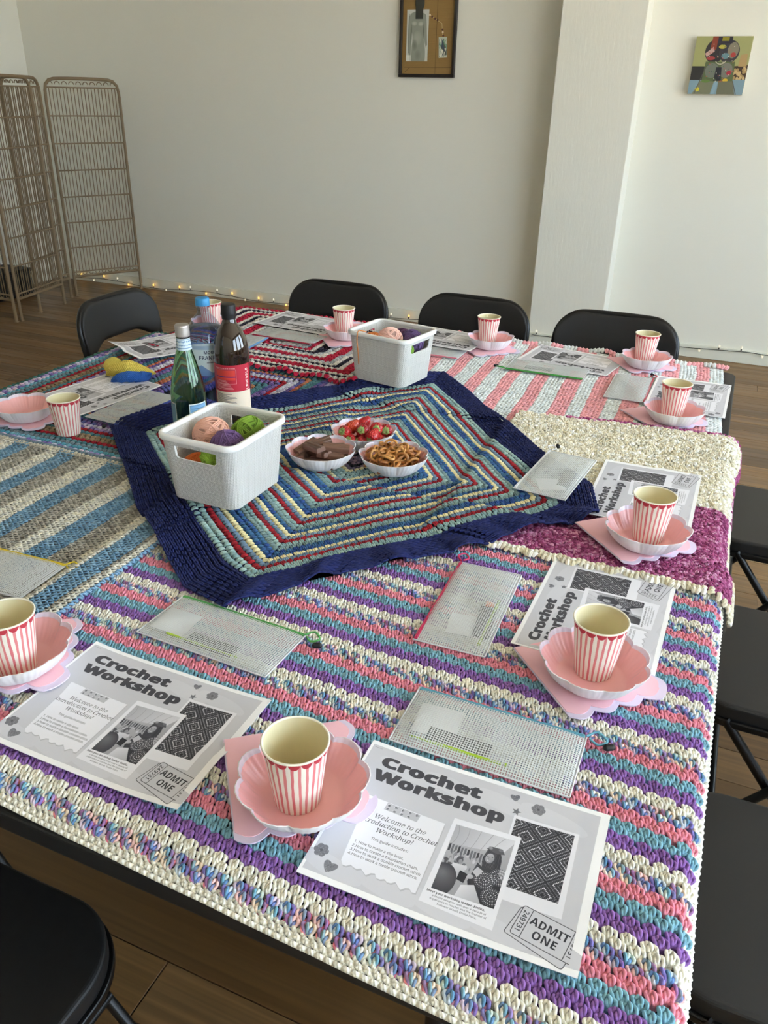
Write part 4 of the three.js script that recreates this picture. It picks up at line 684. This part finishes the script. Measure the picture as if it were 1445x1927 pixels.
// ---------------------------------------------------------------- bottles
const labelTex = (w, h, f) => canvasTex(w, h, f);
const wrap = (r, y0, y1, a0, a1, r1 = r) => { const g = new THREE.CylinderGeometry(r1, r, y1 - y0, 64, 1, true, a0, a1 - a0); return g.translate(0, (y0 + y1) / 2, 0); };
{ // green glass bottle
  const x = -1.112, z = -1.462, y = restH(x, z, 0.035) + 0.001, t = thing('glass_bottle', 'green glass bottle with silver screw cap and pale blue labels', 'bottle', [x, y, z], 0);
  const o = [[0.0005, 0.004], [0.030, 0.0], [0.0385, 0.003], [0.0405, 0.012], [0.0408, 0.086], [0.0395, 0.110], [0.0345, 0.140], [0.0255, 0.175], [0.0185, 0.200], [0.0150, 0.218], [0.0145, 0.240], [0.0150, 0.246]], i = [[0.0125, 0.246], [0.0122, 0.22], [0.0158, 0.200], [0.0228, 0.175], [0.0318, 0.140], [0.0368, 0.110], [0.0380, 0.086], [0.0378, 0.014], [0.030, 0.007], [0.0005, 0.010]];
  part('bottle_glass', lathe([...o, ...i], 64), phys([255, 255, 255], { transmission: 1, roughness: 0.03, ior: 1.5, thickness: 0.004, attenuationColor: col(60, 150, 60), attenuationDistance: 0.012 }), t);
  part('screw_cap', lathe([[0.0005, 0.262], [0.0148, 0.262], [0.0160, 0.260], [0.0162, 0.256], [0.0156, 0.254], [0.0164, 0.251], [0.0158, 0.248], [0.0165, 0.245], [0.0160, 0.236]], 40), mat([206, 200, 196], { roughness: 0.35, metalness: 0.7 }), t, 'silver screw cap');
  const nk = labelTex(512, 128, (g) => { g.fillStyle = 'rgb(206,222,230)'; g.fillRect(0, 0, 512, 128); g.fillStyle = 'rgb(70,120,170)'; for (let k = 0; k < 44; k++) { g.fillRect(k * 12 + 2 * Math.sin(k * 3), 24 + 3 * Math.sin(k * 5), 7, 16); g.fillRect(k * 12, 64 + 2 * Math.sin(k * 4), 6 + 2 * Math.sin(k * 7), 14); } g.fillRect(0, 100, 512, 6); g.fillRect(0, 8, 512, 5); });
  part('neck_label', wrap(0.0180, 0.206, 0.232, 0, 6.283, 0.0151), mat(0xffffff, { map: nk, roughness: 0.5 }), t, 'pale blue neck band');
  const bl = (big) => labelTex(512, 512, (g) => { g.fillStyle = 'rgb(240,240,236)'; g.fillRect(0, 0, 512, 512); g.fillStyle = big ? 'rgb(120,158,176)' : 'rgb(128,178,220)'; g.fillRect(16, 16, 480, 480); g.strokeStyle = 'rgb(70,92,110)'; g.lineWidth = 4; g.strokeRect(30, 30, 452, 452); g.fillStyle = 'rgb(60,84,104)'; for (let k = 0; k < 13; k++) { if (big) { g.beginPath(); g.arc(256 + 90 * Math.sin(k * 2.1), 150 + k * 22, 26 - k, 0, 7); g.stroke(); } else for (let q = 0; q < 26; q++) g.fillRect(58 + q * 15, 78 + k * 30, 6 + 5 * Math.abs(Math.sin(q * 3 + k)), 12); } g.fillStyle = 'rgb(176,58,60)'; if (big) { g.beginPath(); g.moveTo(256, 410); g.lineTo(268, 440); g.lineTo(300, 440); g.lineTo(275, 458); g.lineTo(284, 490); g.lineTo(256, 470); g.lineTo(228, 490); g.lineTo(237, 458); g.lineTo(212, 440); g.lineTo(244, 440); g.fill(); } });
  part('body_label', wrap(0.0412, 0.012, 0.086, -1.55, -0.20), mat(0xffffff, { map: bl(true), roughness: 0.5 }), t, 'blue grey front label with white border');
  part('body_label', wrap(0.0412, 0.012, 0.086, 0.62, 1.75), mat(0xffffff, { map: bl(false), roughness: 0.5 }), t, 'light blue back label with small print');
}
{ // clear water bottle
  const x = -1.150, z = -1.600, y = restH(x, z, 0.04) + 0.001, t = thing('water_bottle', 'clear plastic water bottle with blue cap, behind the two other bottles', 'bottle', [x, y, z], 0);
  const pr = [[0.0005, 0.004], [0.036, 0.0], [0.0445, 0.004], [0.047, 0.014], [0.0455, 0.03], [0.047, 0.045], [0.0455, 0.06], [0.047, 0.075], [0.0468, 0.165], [0.0478, 0.178], [0.0465, 0.195], [0.0385, 0.222], [0.026, 0.240], [0.0162, 0.250], [0.0142, 0.256], [0.0142, 0.264], [0.0165, 0.266], [0.0165, 0.269], [0.0142, 0.271]];
  part('bottle_body', lathe(pr, 64), phys([226, 234, 246], { transmission: 1, roughness: 0.04, thickness: 0, ior: 1.45 }), t);
  part('water', lathe([...pr.slice(0, 11).map(([r, h]) => [Math.max(0.0004, r - 0.0015), h + 0.0015]), [0.037, 0.219], [0.0005, 0.219]], 48), phys([214, 228, 250], { transmission: 1, roughness: 0, ior: 1.33, thickness: 0.08, attenuationColor: col(150, 190, 230), attenuationDistance: 0.5 }), t);
  part('screw_cap', [lathe([[0.0005, 0.288], [0.0150, 0.288], [0.0168, 0.286], [0.0172, 0.273], [0.0172, 0.270]], 40)], mat([60, 150, 208], { roughness: 0.4 }), t, 'bright blue screw cap');
  const lb = labelTex(1024, 512, (g) => { g.fillStyle = 'rgb(92,124,182)'; g.fillRect(0, 0, 1024, 512); g.fillStyle = 'rgb(214,226,232)'; g.beginPath(); g.moveTo(330, 60); g.bezierCurveTo(420, -10, 930, -10, 1024, 60); g.lineTo(1024, 400); g.bezierCurveTo(830, 500, 460, 480, 330, 330); g.fill(); g.fillStyle = 'rgb(30,42,84)'; g.font = 'bold 66px sans-serif'; g.textAlign = 'center'; g.fillText('MOUNT', 690, 170); g.font = 'bold 84px sans-serif'; g.fillText('FRANKLIN', 690, 258); for (let q = 0; q < 11; q++) g.fillRect(610 + q * 15, 296, 9, 16); g.fillStyle = 'rgb(120,150,200)'; g.beginPath(); g.moveTo(0, 512); g.lineTo(180, 300); g.lineTo(330, 420); g.lineTo(520, 340); g.lineTo(760, 512); g.fill(); });
  part('label', wrap(0.0474, 0.108, 0.190, -1.36, 1.94, 0.0474), mat(0xffffff, { map: lb, roughness: 0.45 }), t, 'blue and white printed label');
}
{ // dark soft drink bottle
  const x = -1.068, z = -1.585, y = restH(x, z, 0.035) + 0.001, t = thing('drink_bottle', 'dark brown soft drink bottle with black cap and red and cream label', 'bottle', [x, y, z], 0);
  part('bottle_body', lathe([[0.0005, 0.003], [0.030, 0.0], [0.039, 0.004], [0.0422, 0.016], [0.0425, 0.150], [0.0428, 0.165], [0.0418, 0.185], [0.0372, 0.208], [0.0285, 0.226], [0.0185, 0.240], [0.0148, 0.250], [0.0145, 0.262]], 64), phys([36, 22, 14], { roughness: 0.06, clearcoat: 1, clearcoatRoughness: 0.03, specularIntensity: 1 }), t);
  part('screw_cap', lathe([[0.0005, 0.286], [0.0155, 0.286], [0.0172, 0.284], [0.0176, 0.266], [0.0176, 0.262], [0.0165, 0.258], [0.0165, 0.252]], 40), mat([24, 22, 24], { roughness: 0.45 }), t, 'black screw cap');
  const lb = labelTex(1024, 1024, (g) => {
    g.fillStyle = 'rgb(188,36,58)'; g.fillRect(0, 0, 1024, 1024); g.fillStyle = 'rgb(232,216,194)'; g.fillRect(240, 560, 784, 464); g.fillStyle = 'rgb(172,26,44)'; for (let k = 0; k < 9; k++) { g.beginPath(); g.arc(240 + 24 * Math.sin(k * 1.7), 580 + k * 54, 40, 0, 7); g.fill(); } g.fillStyle = 'rgb(70,40,90)'; g.fillRect(60, 880, 190, 144);
    g.fillStyle = 'rgb(240,200,200)'; for (let q = 0; q < 24; q++) g.fillRect(330 + q * 16, 58, 8 + 4 * Math.sin(q * 3), 16); g.strokeStyle = 'rgb(240,190,190)'; g.lineWidth = 4; g.strokeRect(322, 92, 400, 300); g.fillStyle = 'rgb(222,70,60)'; g.fillRect(340, 110, 364, 200); g.fillStyle = 'rgb(70,40,130)'; g.fillRect(330, 236, 384, 18); g.fillStyle = 'rgb(236,180,180)'; for (let k = 0; k < 8; k++) g.fillRect(340, 320 + k * 26, 200 + 150 * Math.abs(Math.sin(k * 3)), 8);
    g.fillStyle = 'rgb(60,50,80)'; for (let k = 0; k < 10; k++) g.fillRect(330, 610 + k * 22, 300 + 90 * Math.sin(k * 5), 8); g.fillStyle = 'rgb(86,84,160)'; for (let k = 0; k < 22; k++) g.fillRect(470 + k * 11, 840, 4 + 3 * Math.abs(Math.sin(k * 2.7)), 150); g.fillRect(330, 930, 90, 60);
    g.fillStyle = 'rgb(250,220,210)'; g.save(); g.translate(900, 540); g.rotate(-Math.PI / 2); for (let q = 0; q < 8; q++) { g.fillRect(q * 58, 0, 14, 62); g.fillRect(q * 58, q % 2 ? 0 : 48, 40, 14); if (q % 3) g.fillRect(q * 58 + 26, 14, 13, 40); } g.restore();
  });
  part('label', wrap(0.0431, 0.030, 0.150, -1.55, 1.75), mat(0xffffff, { map: lb, roughness: 0.4 }), t, 'red and cream printed label');
}
// folded crochet piece in yellow and blue on the left guide
{
  const x = -1.535, z = -1.765, y = restH(x, z, 0.03) + 0.003, t = thing('crochet_piece', 'folded crochet piece in yellow and blue on the left guide', 'crochet', [x, y, z], 0.0);
  const ribs = dataTex(64, 64, (u, v) => 0.5 + 0.5 * Math.sin(u * 2 * Math.PI * 4) * Math.cos(v * 2 * Math.PI * 4), false, [6, 4]);
  const m = (c) => mat(c, { roughness: 0.95, bumpMap: ribs, bumpScale: 0.003, side: THREE.DoubleSide });
  const blob = (cx, cz, L, W, H, a, tip, lift) => grid(40, 24, (u, v) => { const s = u * 2 - 1, w = Math.pow(Math.max(0, 1 - Math.abs(s) ** 2.2), 0.6) * (1 - tip * Math.max(0, s)), th = v * 2 * Math.PI, px = s * L / 2, pz = Math.cos(th) * W / 2 * w, py = H * 0.5 * w + Math.sin(th) * H / 2 * w + lift * Math.max(0, s) ** 2 + 0.002 * noise.noise(u * 8, v * 8, cx); return [cx + px * Math.cos(a) - pz * Math.sin(a), py, cz + px * Math.sin(a) + pz * Math.cos(a)]; }, null, true);
  part('yellow_panel', [blob(-0.005, -0.002, 0.150, 0.062, 0.046, -0.35, 0.55, 0.010), blob(-0.060, 0.004, 0.060, 0.055, 0.050, 0.7, 0.2, 0.0)], m([238, 214, 96]), t, 'yellow crocheted half');
  part('blue_panel', [blob(0.028, 0.036, 0.118, 0.042, 0.030, -0.50, 0.3, 0.022), blob(0.056, 0.020, 0.05, 0.03, 0.03, -0.9, 0.2, 0.012)], m([52, 112, 206]), t, 'blue crocheted half');
}

// ---------------------------------------------------------------- folding chairs
{
  const seatM = mat([24, 24, 25], { roughness: 0.5 }), frameM = mat([16, 16, 17], { roughness: 0.32, metalness: 0.25 });
  const rs = (w, d, rf, rb) => { const s = new THREE.Shape(), x = w / 2, z = d / 2; s.moveTo(-x + rb, -z); s.lineTo(x - rb, -z); s.absarc(x - rb, -z + rb, rb, -Math.PI / 2, 0); s.lineTo(x, z - rf); s.absarc(x - rf, z - rf, rf, 0, Math.PI / 2); s.lineTo(-x + rf, z); s.absarc(-x + rf, z - rf, rf, Math.PI / 2, Math.PI); s.lineTo(-x, -z + rb); s.absarc(-x + rb, -z + rb, rb, Math.PI, 1.5 * Math.PI); return s; };
  const t = thing('folding_chair', 'chair', 'chair', [0, 0, 0], 0, 'black folding chairs around the table');
  part('seat', new THREE.ExtrudeGeometry(rs(0.385, 0.385, 0.105, 0.05), { depth: 0.022, bevelThickness: 0.008, bevelSize: 0.008, bevelOffset: -0.008, bevelSegments: 4, curveSegments: 12 }).rotateX(Math.PI / 2).translate(0, 0.455, 0.0), seatM, t);
  part('seat_pan', new THREE.ExtrudeGeometry(rs(0.397, 0.397, 0.110, 0.055), { depth: 0.008, bevelThickness: 0.004, bevelSize: 0.003, bevelOffset: -0.003, bevelSegments: 3, curveSegments: 12 }).rotateX(Math.PI / 2).translate(0, 0.426, 0.0), frameM, t);
  const tilt = -0.17, w = 0.208, y1 = 0.180, r = 0.094; // padded back: rounded top corners, arched lower edge, curved in plan
  const yTop = (x) => { const d = Math.max(0, Math.abs(x) - (w - r)); return y1 - r + Math.sqrt(Math.max(0, r * r - d * d)); }, yBot = (x) => 0.042 * sstep(w - 0.015, w - 0.13, Math.abs(x)) + 0.02 * Math.pow(Math.abs(x) / w, 24);
  const face = (s) => (u, v) => { const x = w * Math.sin((u - 0.5) * Math.PI), e = Math.sqrt(Math.max(0, 1 - Math.pow(Math.abs(2 * u - 1), 14)) * Math.max(0, 1 - Math.pow(Math.abs(2 * v - 1), 10))); return [x, yBot(x) + (yTop(x) - yBot(x)) * v, 0.007 + s * 0.012 * e + 0.55 * x * x]; };
  const bg = mergeGeometries([grid(64, 28, face(1), null, false), grid(64, 28, face(-1), null, true)]);
  part('backrest', bg.rotateX(tilt).translate(0, 0.662, -0.212), seatM, t);
  const bend = (x) => 0.55 * x * x, fr = [[0.210, 0.01, 0.205], [0.209, 0.44, -0.10], [0.207, 0.662, -0.208 + bend(0.2)]];
  const up = (x, y) => [x, 0.662 + y * Math.cos(tilt), -0.211 + y * Math.sin(tilt) + bend(x)];
  const top = []; for (let k = 0; k <= 6; k++) { const a = k / 6 * Math.PI / 2; top.push(up(0.112 + 0.095 * Math.cos(a), 0.084 + 0.095 * Math.sin(a))); }
  const half = [...fr, ...top];
  part('frame', tube([...half, ...half.map(([x, y, z]) => [-x, y, z]).reverse()], 0.0095, 160, 10), frameM, t);
  for (const s of [-1, 1]) { const l = part('rear_leg', tube([[s * 0.19, 0.43, 0.10], [s * 0.192, 0.22, -0.06], [s * 0.194, 0.012, -0.22]], 0.010, 20, 10), frameM, t); part('foot', new THREE.CylinderGeometry(0.0125, 0.0125, 0.024, 12).translate(s * 0.194, 0.012, -0.22), mat([16, 16, 16], { roughness: 0.8 }), l); }
  part('cross_bar', rod([-0.19, 0.16, -0.107], [0.19, 0.16, -0.107], 0.008), frameM, t); part('cross_bar', rod([-0.21, 0.20, 0.082], [0.21, 0.20, 0.082], 0.008), frameM, t);
  const H = -Math.PI / 2;
  const C = [['black folding chair at the left side of the table, standing alone by the granny rectangle', -1.785, -2.265, Math.PI / 2 + 0.03], ['black folding chair at the far side, left one of three in a row', -1.390, -2.615, 0.0], ['black folding chair at the far side, middle one of three in a row', -0.845, -2.625, -0.03], ['black folding chair at the far side, right one of three in a row', -0.320, -2.615, 0.02],
    ['black folding chair at the right side by the cream blanket, farthest of three seats', 0.262, -2.265, H], ['black folding chair at the right side, middle one of three seats', 0.262, -1.555, H], ['black folding chair at the right side, nearest seat by the striped blanket', 0.262, -0.935, H], ['black folding chair at the bottom left corner, only its dark seat showing', -0.770, -0.340, Math.PI / 2]];
  C.forEach(([l, x, z, a], k) => { if (!k) { t.position.set(x, 0, z); t.rotation.y = a; t.userData.label = l; } else copy(t, l, [x, 0, z], a); });
}

// ---------------------------------------------------------------- cane folding screens
{
  const cane = mat([134, 114, 86], { roughness: 0.6 }), H = 1.555, y0 = 0.155;
  const geos = {};
  const panel = (root, a, b, wd) => { // one leaf between two floor points
    const dx = b[0] - a[0], dz = b[1] - a[1], W = Math.hypot(dx, dz), g = new THREE.Group(); g.name = 'screen_leaf'; g.position.set(a[0] - root.position.x, 0, a[1] - root.position.z); g.rotation.y = Math.atan2(-dz, dx); root.add(g);
    const r = 0.07, e = 0.012, arc = (cx, cy, s, e0) => Array.from({ length: 5 }, (_, k) => { const q = s + (e0 - s) * k / 4; return [cx + r * Math.cos(q), cy + r * Math.sin(q), 0]; });
    part('leaf_frame', tube([[e, 0, 0], [e, 0.4, 0], [e, 0.8, 0], ...arc(e + r, H - r, Math.PI, Math.PI / 2), ...arc(W - e - r, H - r, Math.PI / 2, 0), [W - e, 0.8, 0], [W - e, 0.4, 0], [W - e, 0, 0]], 0.0115, 90, 8), cane, g);
    part('bottom_rail', rod([e, y0, 0], [W - e, y0, 0], 0.010), cane, g);
    const n = Math.round(W / 0.0275), key = 'r';
    const rg = geos[key] ??= rod([0, y0 + 0.03, 0], [0, H - 0.055, 0], 0.0036, 5);
    for (let i = 1; i < n; i++) { const o = part('cane', rg, cane, g); o.position.set(e + (W - 2 * e) * i / n, 0, i % 2 ? 0.002 : -0.002); }
    for (let k = 0; k < 8; k++) part('cross_cane', rod([e, y0 + 0.035 + k * (H - 0.055 - y0 - 0.035) / 7, 0.003], [W - e, y0 + 0.035 + k * (H - 0.055 - y0 - 0.035) / 7, 0.003], 0.0058, 6), cane, g);
    const loops = []; for (let i = 0; i < n - 2; i += 2) { const x = e + (W - 2 * e) * (i + 1.5) / n; loops.push(new THREE.TorusGeometry(0.0185, 0.0032, 5, 14, Math.PI).translate(x, H - 0.036, 0), new THREE.TorusGeometry(0.0155, 0.0032, 5, 14, Math.PI).rotateZ(Math.PI).translate(x, y0 + 0.026, 0)); }
    const lp = part('cane_loops', loops, cane, g); lp.userData.kind = 'stuff';
    for (const x of [e, W - e]) part('foot', rbox(0.03, 0.008, 0.022, 0.003, x, 0.004, 0), cane, g);
  };
  const s1 = thing('folding_screen', 'brown cane folding screen, the right one of two, nearest the back wall', 'screen', [-4.66, 0, -5.50]);
  panel(s1, [-4.845, -5.03], [-4.57, -5.53]); panel(s1, [-4.695, -4.49], [-4.850, -5.00]);
  const s2 = thing('folding_screen', 'brown cane folding screen overlapping in front at the left picture edge, two leaves', 'screen', [-4.63, 0, -4.22]);
  panel(s2, [-4.625, -4.235], [-4.735, -4.80]); panel(s2, [-5.16, -4.22], [-4.625, -4.205]);
  const c = tag(part('storage_box', [rbox(0.28, 0.19, 0.5, 0.015), rbox(0.295, 0.03, 0.515, 0.01, 0, 0.10, 0)], mat([20, 20, 22], { roughness: 0.6 }), scene), 'low black box against the left wall behind the cane screens', 'box'); c.position.set(-5.33, 0.096, -4.70);
}
// ---------------------------------------------------------------- pictures on the back wall
{
  const fm = mat([28, 20, 16], { roughness: 0.45 });
  const t = thing('framed_picture', 'tall dark framed collage of a grey figure drawing on brown card', 'picture', [-2.086, 1.605 + 0.36, WZ]);
  const W = 0.385, H = 0.72;
  for (const [w, h, x, y] of [[W, 0.02, 0, -H / 2 + 0.01], [W, 0.02, 0, H / 2 - 0.01], [0.018, H - 0.04, -W / 2 + 0.009, 0], [0.018, H - 0.04, W / 2 - 0.009, 0]]) part('frame_bar', rbox(w, h, 0.026, 0.003, x, y, 0.014), fm, t);
  const card = canvasTex(512, 1024, (g) => { g.fillStyle = 'rgb(150,118,66)'; g.fillRect(0, 0, 512, 1024); for (let i = 0; i < 400; i++) { g.fillStyle = `rgba(${rnd() < 0.5 ? '120,92,48' : '172,140,84'},0.25)`; g.fillRect(rnd() * 512, rnd() * 1024, 60 + rnd() * 90, 2); } g.strokeStyle = 'rgb(84,56,30)'; g.lineWidth = 3; g.beginPath(); g.moveTo(340, 0); g.lineTo(340, 1024); g.moveTo(20, 968); g.lineTo(500, 968); g.moveTo(30, 1010); g.lineTo(80, 968); g.stroke();
    g.strokeStyle = 'rgb(206,186,140)'; g.lineWidth = 4; g.beginPath(); g.moveTo(250, 520); g.lineTo(390, 600); g.lineTo(400, 690); g.lineTo(440, 790); g.stroke(); for (const [x, y] of [[268, 530], [290, 545], [320, 560], [345, 572], [398, 650], [402, 672], [408, 700], [414, 726]]) { g.fillStyle = (x + y) % 3 ? 'rgb(90,52,50)' : 'rgb(226,206,176)'; g.beginPath(); g.arc(x, y, 9, 0, 7); g.fill(); } });
  part('backing_card', box(W - 0.036, H - 0.04, 0.006, 0, 0, 0.006), mat(0xffffff, { map: card, roughness: 0.6 }), t, 'brown cardboard with creases and beads');
  const draw = canvasTex(512, 1024, (g) => {
    g.fillStyle = 'rgb(206,208,198)'; g.fillRect(0, 0, 512, 1024);
    const soft = (x, y, rx, ry, c, n = 10) => { for (let i = n; i > 0; i--) { g.fillStyle = c.replace('A', (0.16).toFixed(2)); g.beginPath(); g.ellipse(x, y, rx * i / n, ry * i / n, 0, 0, 7); g.fill(); } };
    g.fillStyle = 'rgb(150,154,140)'; g.beginPath(); g.moveTo(200, 40); g.bezierCurveTo(120, 60, 60, 70, 40, 200); g.bezierCurveTo(30, 480, 40, 700, 60, 900); g.lineTo(110, 900); g.lineTo(120, 430); g.bezierCurveTo(150, 520, 150, 600, 130, 720); g.lineTo(120, 1024); g.lineTo(450, 1024); g.bezierCurveTo(470, 800, 430, 640, 400, 520); g.lineTo(470, 760); g.lineTo(490, 700); g.bezierCurveTo(470, 420, 470, 160, 430, 90); g.bezierCurveTo(380, 60, 330, 50, 310, 40); g.fill();
    soft(180, 270, 70, 50, 'rgba(196,198,186,A)'); soft(330, 280, 66, 50, 'rgba(196,198,186,A)'); soft(260, 560, 110, 150, 'rgba(176,180,166,A)'); soft(200, 700, 60, 120, 'rgba(110,116,104,A)', 6); soft(400, 420, 24, 160, 'rgba(90,96,86,A)', 6); soft(110, 480, 20, 220, 'rgba(70,76,66,A)', 6); soft(280, 900, 80, 110, 'rgba(120,126,112,A)', 6);
    g.strokeStyle = 'rgb(64,70,60)'; g.lineWidth = 7; g.beginPath(); g.moveTo(60, 80); g.bezierCurveTo(30, 300, 60, 600, 56, 860); g.moveTo(440, 100); g.bezierCurveTo(470, 300, 460, 400, 490, 700); g.stroke(); g.fillStyle = 'rgb(226,226,218)'; g.fillRect(0, 900, 80, 124);
  });
  part('drawing', box(0.148, 0.286, 0.004, -0.072, -0.125, 0.011), mat(0xffffff, { map: draw, roughness: 0.7 }), t, 'grey charcoal figure on white paper');
  part('cut_out_head', [new THREE.SphereGeometry(0.5, 24, 16).scale(0.062, 0.105, 0.006).translate(-0.06, 0.055, 0.014), box(0.05, 0.07, 0.005, -0.062, 0.002, 0.0135)], mat([52, 54, 48], { roughness: 0.7 }), t, 'dark head and neck');
  const scrap = canvasTex(128, 256, (g) => { g.fillStyle = 'rgb(196,200,180)'; g.fillRect(0, 0, 128, 256); for (let i = 0; i < 26; i++) { g.fillStyle = ['rgb(90,98,84)', 'rgb(66,80,96)', 'rgb(224,224,206)', 'rgb(130,170,140)'][i % 4]; g.beginPath(); g.moveTo(rnd() * 128, rnd() * 256); g.lineTo(rnd() * 128, rnd() * 256); g.lineTo(rnd() * 128, rnd() * 256); g.fill(); } });
  part('paper_scrap', box(0.055, 0.115, 0.003, 0.095, -0.195, 0.011).rotateZ(0.05), mat(0xffffff, { map: scrap, roughness: 0.7 }), t, 'small patterned paper scrap');
  const p = thing('canvas_painting', 'small unframed painting of a colourful abstract face on green and blue', 'painting', [-0.294, 1.684, WZ]);
  const art = canvasTex(512, 512, (g) => {
    const P = (pts, c) => { g.fillStyle = c; g.beginPath(); pts.forEach(([x, y], i) => i ? g.lineTo(x, y) : g.moveTo(x, y)); g.fill(); }, E = (x, y, a, b, c) => { g.fillStyle = c; g.beginPath(); g.ellipse(x, y, a, b, 0, 0, 7); g.fill(); };
    g.fillStyle = 'rgb(164,164,108)'; g.fillRect(0, 0, 512, 512); P([[0, 262], [130, 262], [130, 390], [0, 390]], 'rgb(44,42,40)'); P([[380, 260], [512, 250], [512, 384], [380, 384]], 'rgb(70,50,34)'); P([[430, 160], [490, 150], [500, 262], [424, 262]], 'rgb(180,150,100)'); for (let i = 0; i < 26; i++) E(390 + rnd() * 116, 268 + rnd() * 110, 12, 16, i % 2 ? 'rgb(206,178,126)' : 'rgb(176,146,96)');
    P([[0, 386], [512, 376], [512, 512], [0, 512]], 'rgb(128,156,168)'); E(190, 128, 92, 104, 'rgb(46,42,44)'); E(320, 132, 92, 100, 'rgb(60,56,62)'); E(352, 120, 50, 70, 'rgb(136,128,108)'); P([[150, 0], [330, 0], [334, 60], [150, 60]], 'rgb(50,46,56)'); P([[150, 0], [200, 0], [196, 120], [140, 110]], 'rgb(140,62,40)'); P([[236, 6], [300, 6], [300, 40], [236, 40]], 'rgb(150,140,40)'); P([[100, 150], [170, 90], [186, 130], [120, 180]], 'rgb(196,160,150)'); E(160, 190, 40, 18, 'rgb(160,60,60)'); E(250, 90, 34, 18, 'rgb(180,170,70)'); E(290, 170, 36, 26, 'rgb(104,140,148)'); E(360, 160, 24, 22, 'rgb(176,66,60)');
    P([[120, 220], [390, 220], [400, 400], [110, 400]], 'rgb(92,104,66)'); E(190, 300, 62, 66, 'rgb(116,122,108)'); E(320, 296, 60, 66, 'rgb(122,122,112)'); P([[228, 270], [276, 270], [290, 390], [220, 390]], 'rgb(36,38,44)'); E(350, 320, 22, 20, 'rgb(178,50,66)'); E(330, 385, 24, 16, 'rgb(222,182,56)'); E(290, 402, 24, 14, 'rgb(176,90,50)'); P([[96, 392], [230, 396], [210, 512], [40, 512]], 'rgb(120,122,96)'); P([[270, 396], [400, 392], [440, 512], [270, 512]], 'rgb(112,112,90)'); E(84, 470, 22, 20, 'rgb(206,196,60)'); E(150, 394, 40, 14, 'rgb(100,130,60)'); P([[232, 396], [268, 396], [250, 512], [222, 512]], 'rgb(136,166,180)');
    g.strokeStyle = 'rgb(206,196,176)'; g.lineWidth = 7; g.beginPath(); g.arc(256, 190, 52, 0.4, 2.6); g.stroke(); g.strokeStyle = 'rgb(90,86,80)'; g.beginPath(); g.moveTo(130, 270); g.lineTo(60, 512); g.moveTo(400, 390); g.lineTo(450, 512); g.stroke(); for (let i = 0; i < 60; i++) E(120 + rnd() * 270, 60 + rnd() * 340, 4, 4, ['rgb(230,220,200)', 'rgb(200,90,80)', 'rgb(90,120,70)', 'rgb(60,70,90)'][i % 4]);
  });
  part('stretched_canvas', rbox(0.302, 0.292, 0.036, 0.003, 0, 0, 0.022), mat([206, 200, 176], { roughness: 0.8 }), p);
  part('painted_face', new THREE.PlaneGeometry(0.298, 0.288).translate(0, 0, 0.0407), mat(0xffffff, { map: art, roughness: 0.6 }), p, 'colourful abstract face');
}
// ---------------------------------------------------------------- fairy lights along the back wall
{
  const t = thing('fairy_lights', 'string of small warm fairy lights along the skirting of the back wall', 'fairy lights', [0, 0, 0]);
  const zw = (x) => (x > -1.21 && x < -0.70 ? WZ + 0.23 : WZ + 0.034);
  const pts = []; for (let x = -5.3; x <= 1.6; x += 0.09) pts.push([x, x < -1.4 ? 0.012 + 0.012 * (1 + Math.sin(x * 6)) : 0.085 - 0.02 * (x + 1.4) / 2 + 0.01 * Math.sin(x * 7), zw(x) + 0.004 * Math.sin(x * 23)]);
  part('wire', tube(pts, 0.0022, 300, 5), mat([34, 40, 30], { roughness: 0.6 }), t);
  const warm = mat([255, 226, 150], { emissive: col(255, 196, 90), emissiveIntensity: 1.2, roughness: 0.3 }), pale = mat([250, 246, 226], { emissive: col(255, 236, 190), emissiveIntensity: 0.4, roughness: 0.3 }), cap = mat([40, 42, 34], { roughness: 0.6 });
  const bg = new THREE.SphereGeometry(0.0085, 10, 8).scale(0.8, 1.15, 0.8), cg = new THREE.CylinderGeometry(0.004, 0.004, 0.012, 8);
  for (let k = 0, x = -5.22; x < 1.5; k++, x += 0.128 + 0.02 * Math.sin(k * 2.7)) {
    const i = Math.round((x + 5.3) / 0.09), [, y, z] = pts[Math.min(i, pts.length - 1)], s = k % 3 === 1 ? -0.35 : 1;
    const b = part('bulb', bg, k % 2 === 0 && x < -1.2 ? warm : pale, t); b.position.set(x, Math.max(0.013, y + s * 0.028), z + 0.012);
    const c = part('bulb_cap', cg, cap, b); c.position.set(0, -s * 0.014, 0);
    if (b.material === warm) { const l = new THREE.PointLight(0xffc060, 0.0012); l.position.copy(b.position); l.castShadow = true; scene.add(l); }
  }
}
renderer.render(scene, camera);
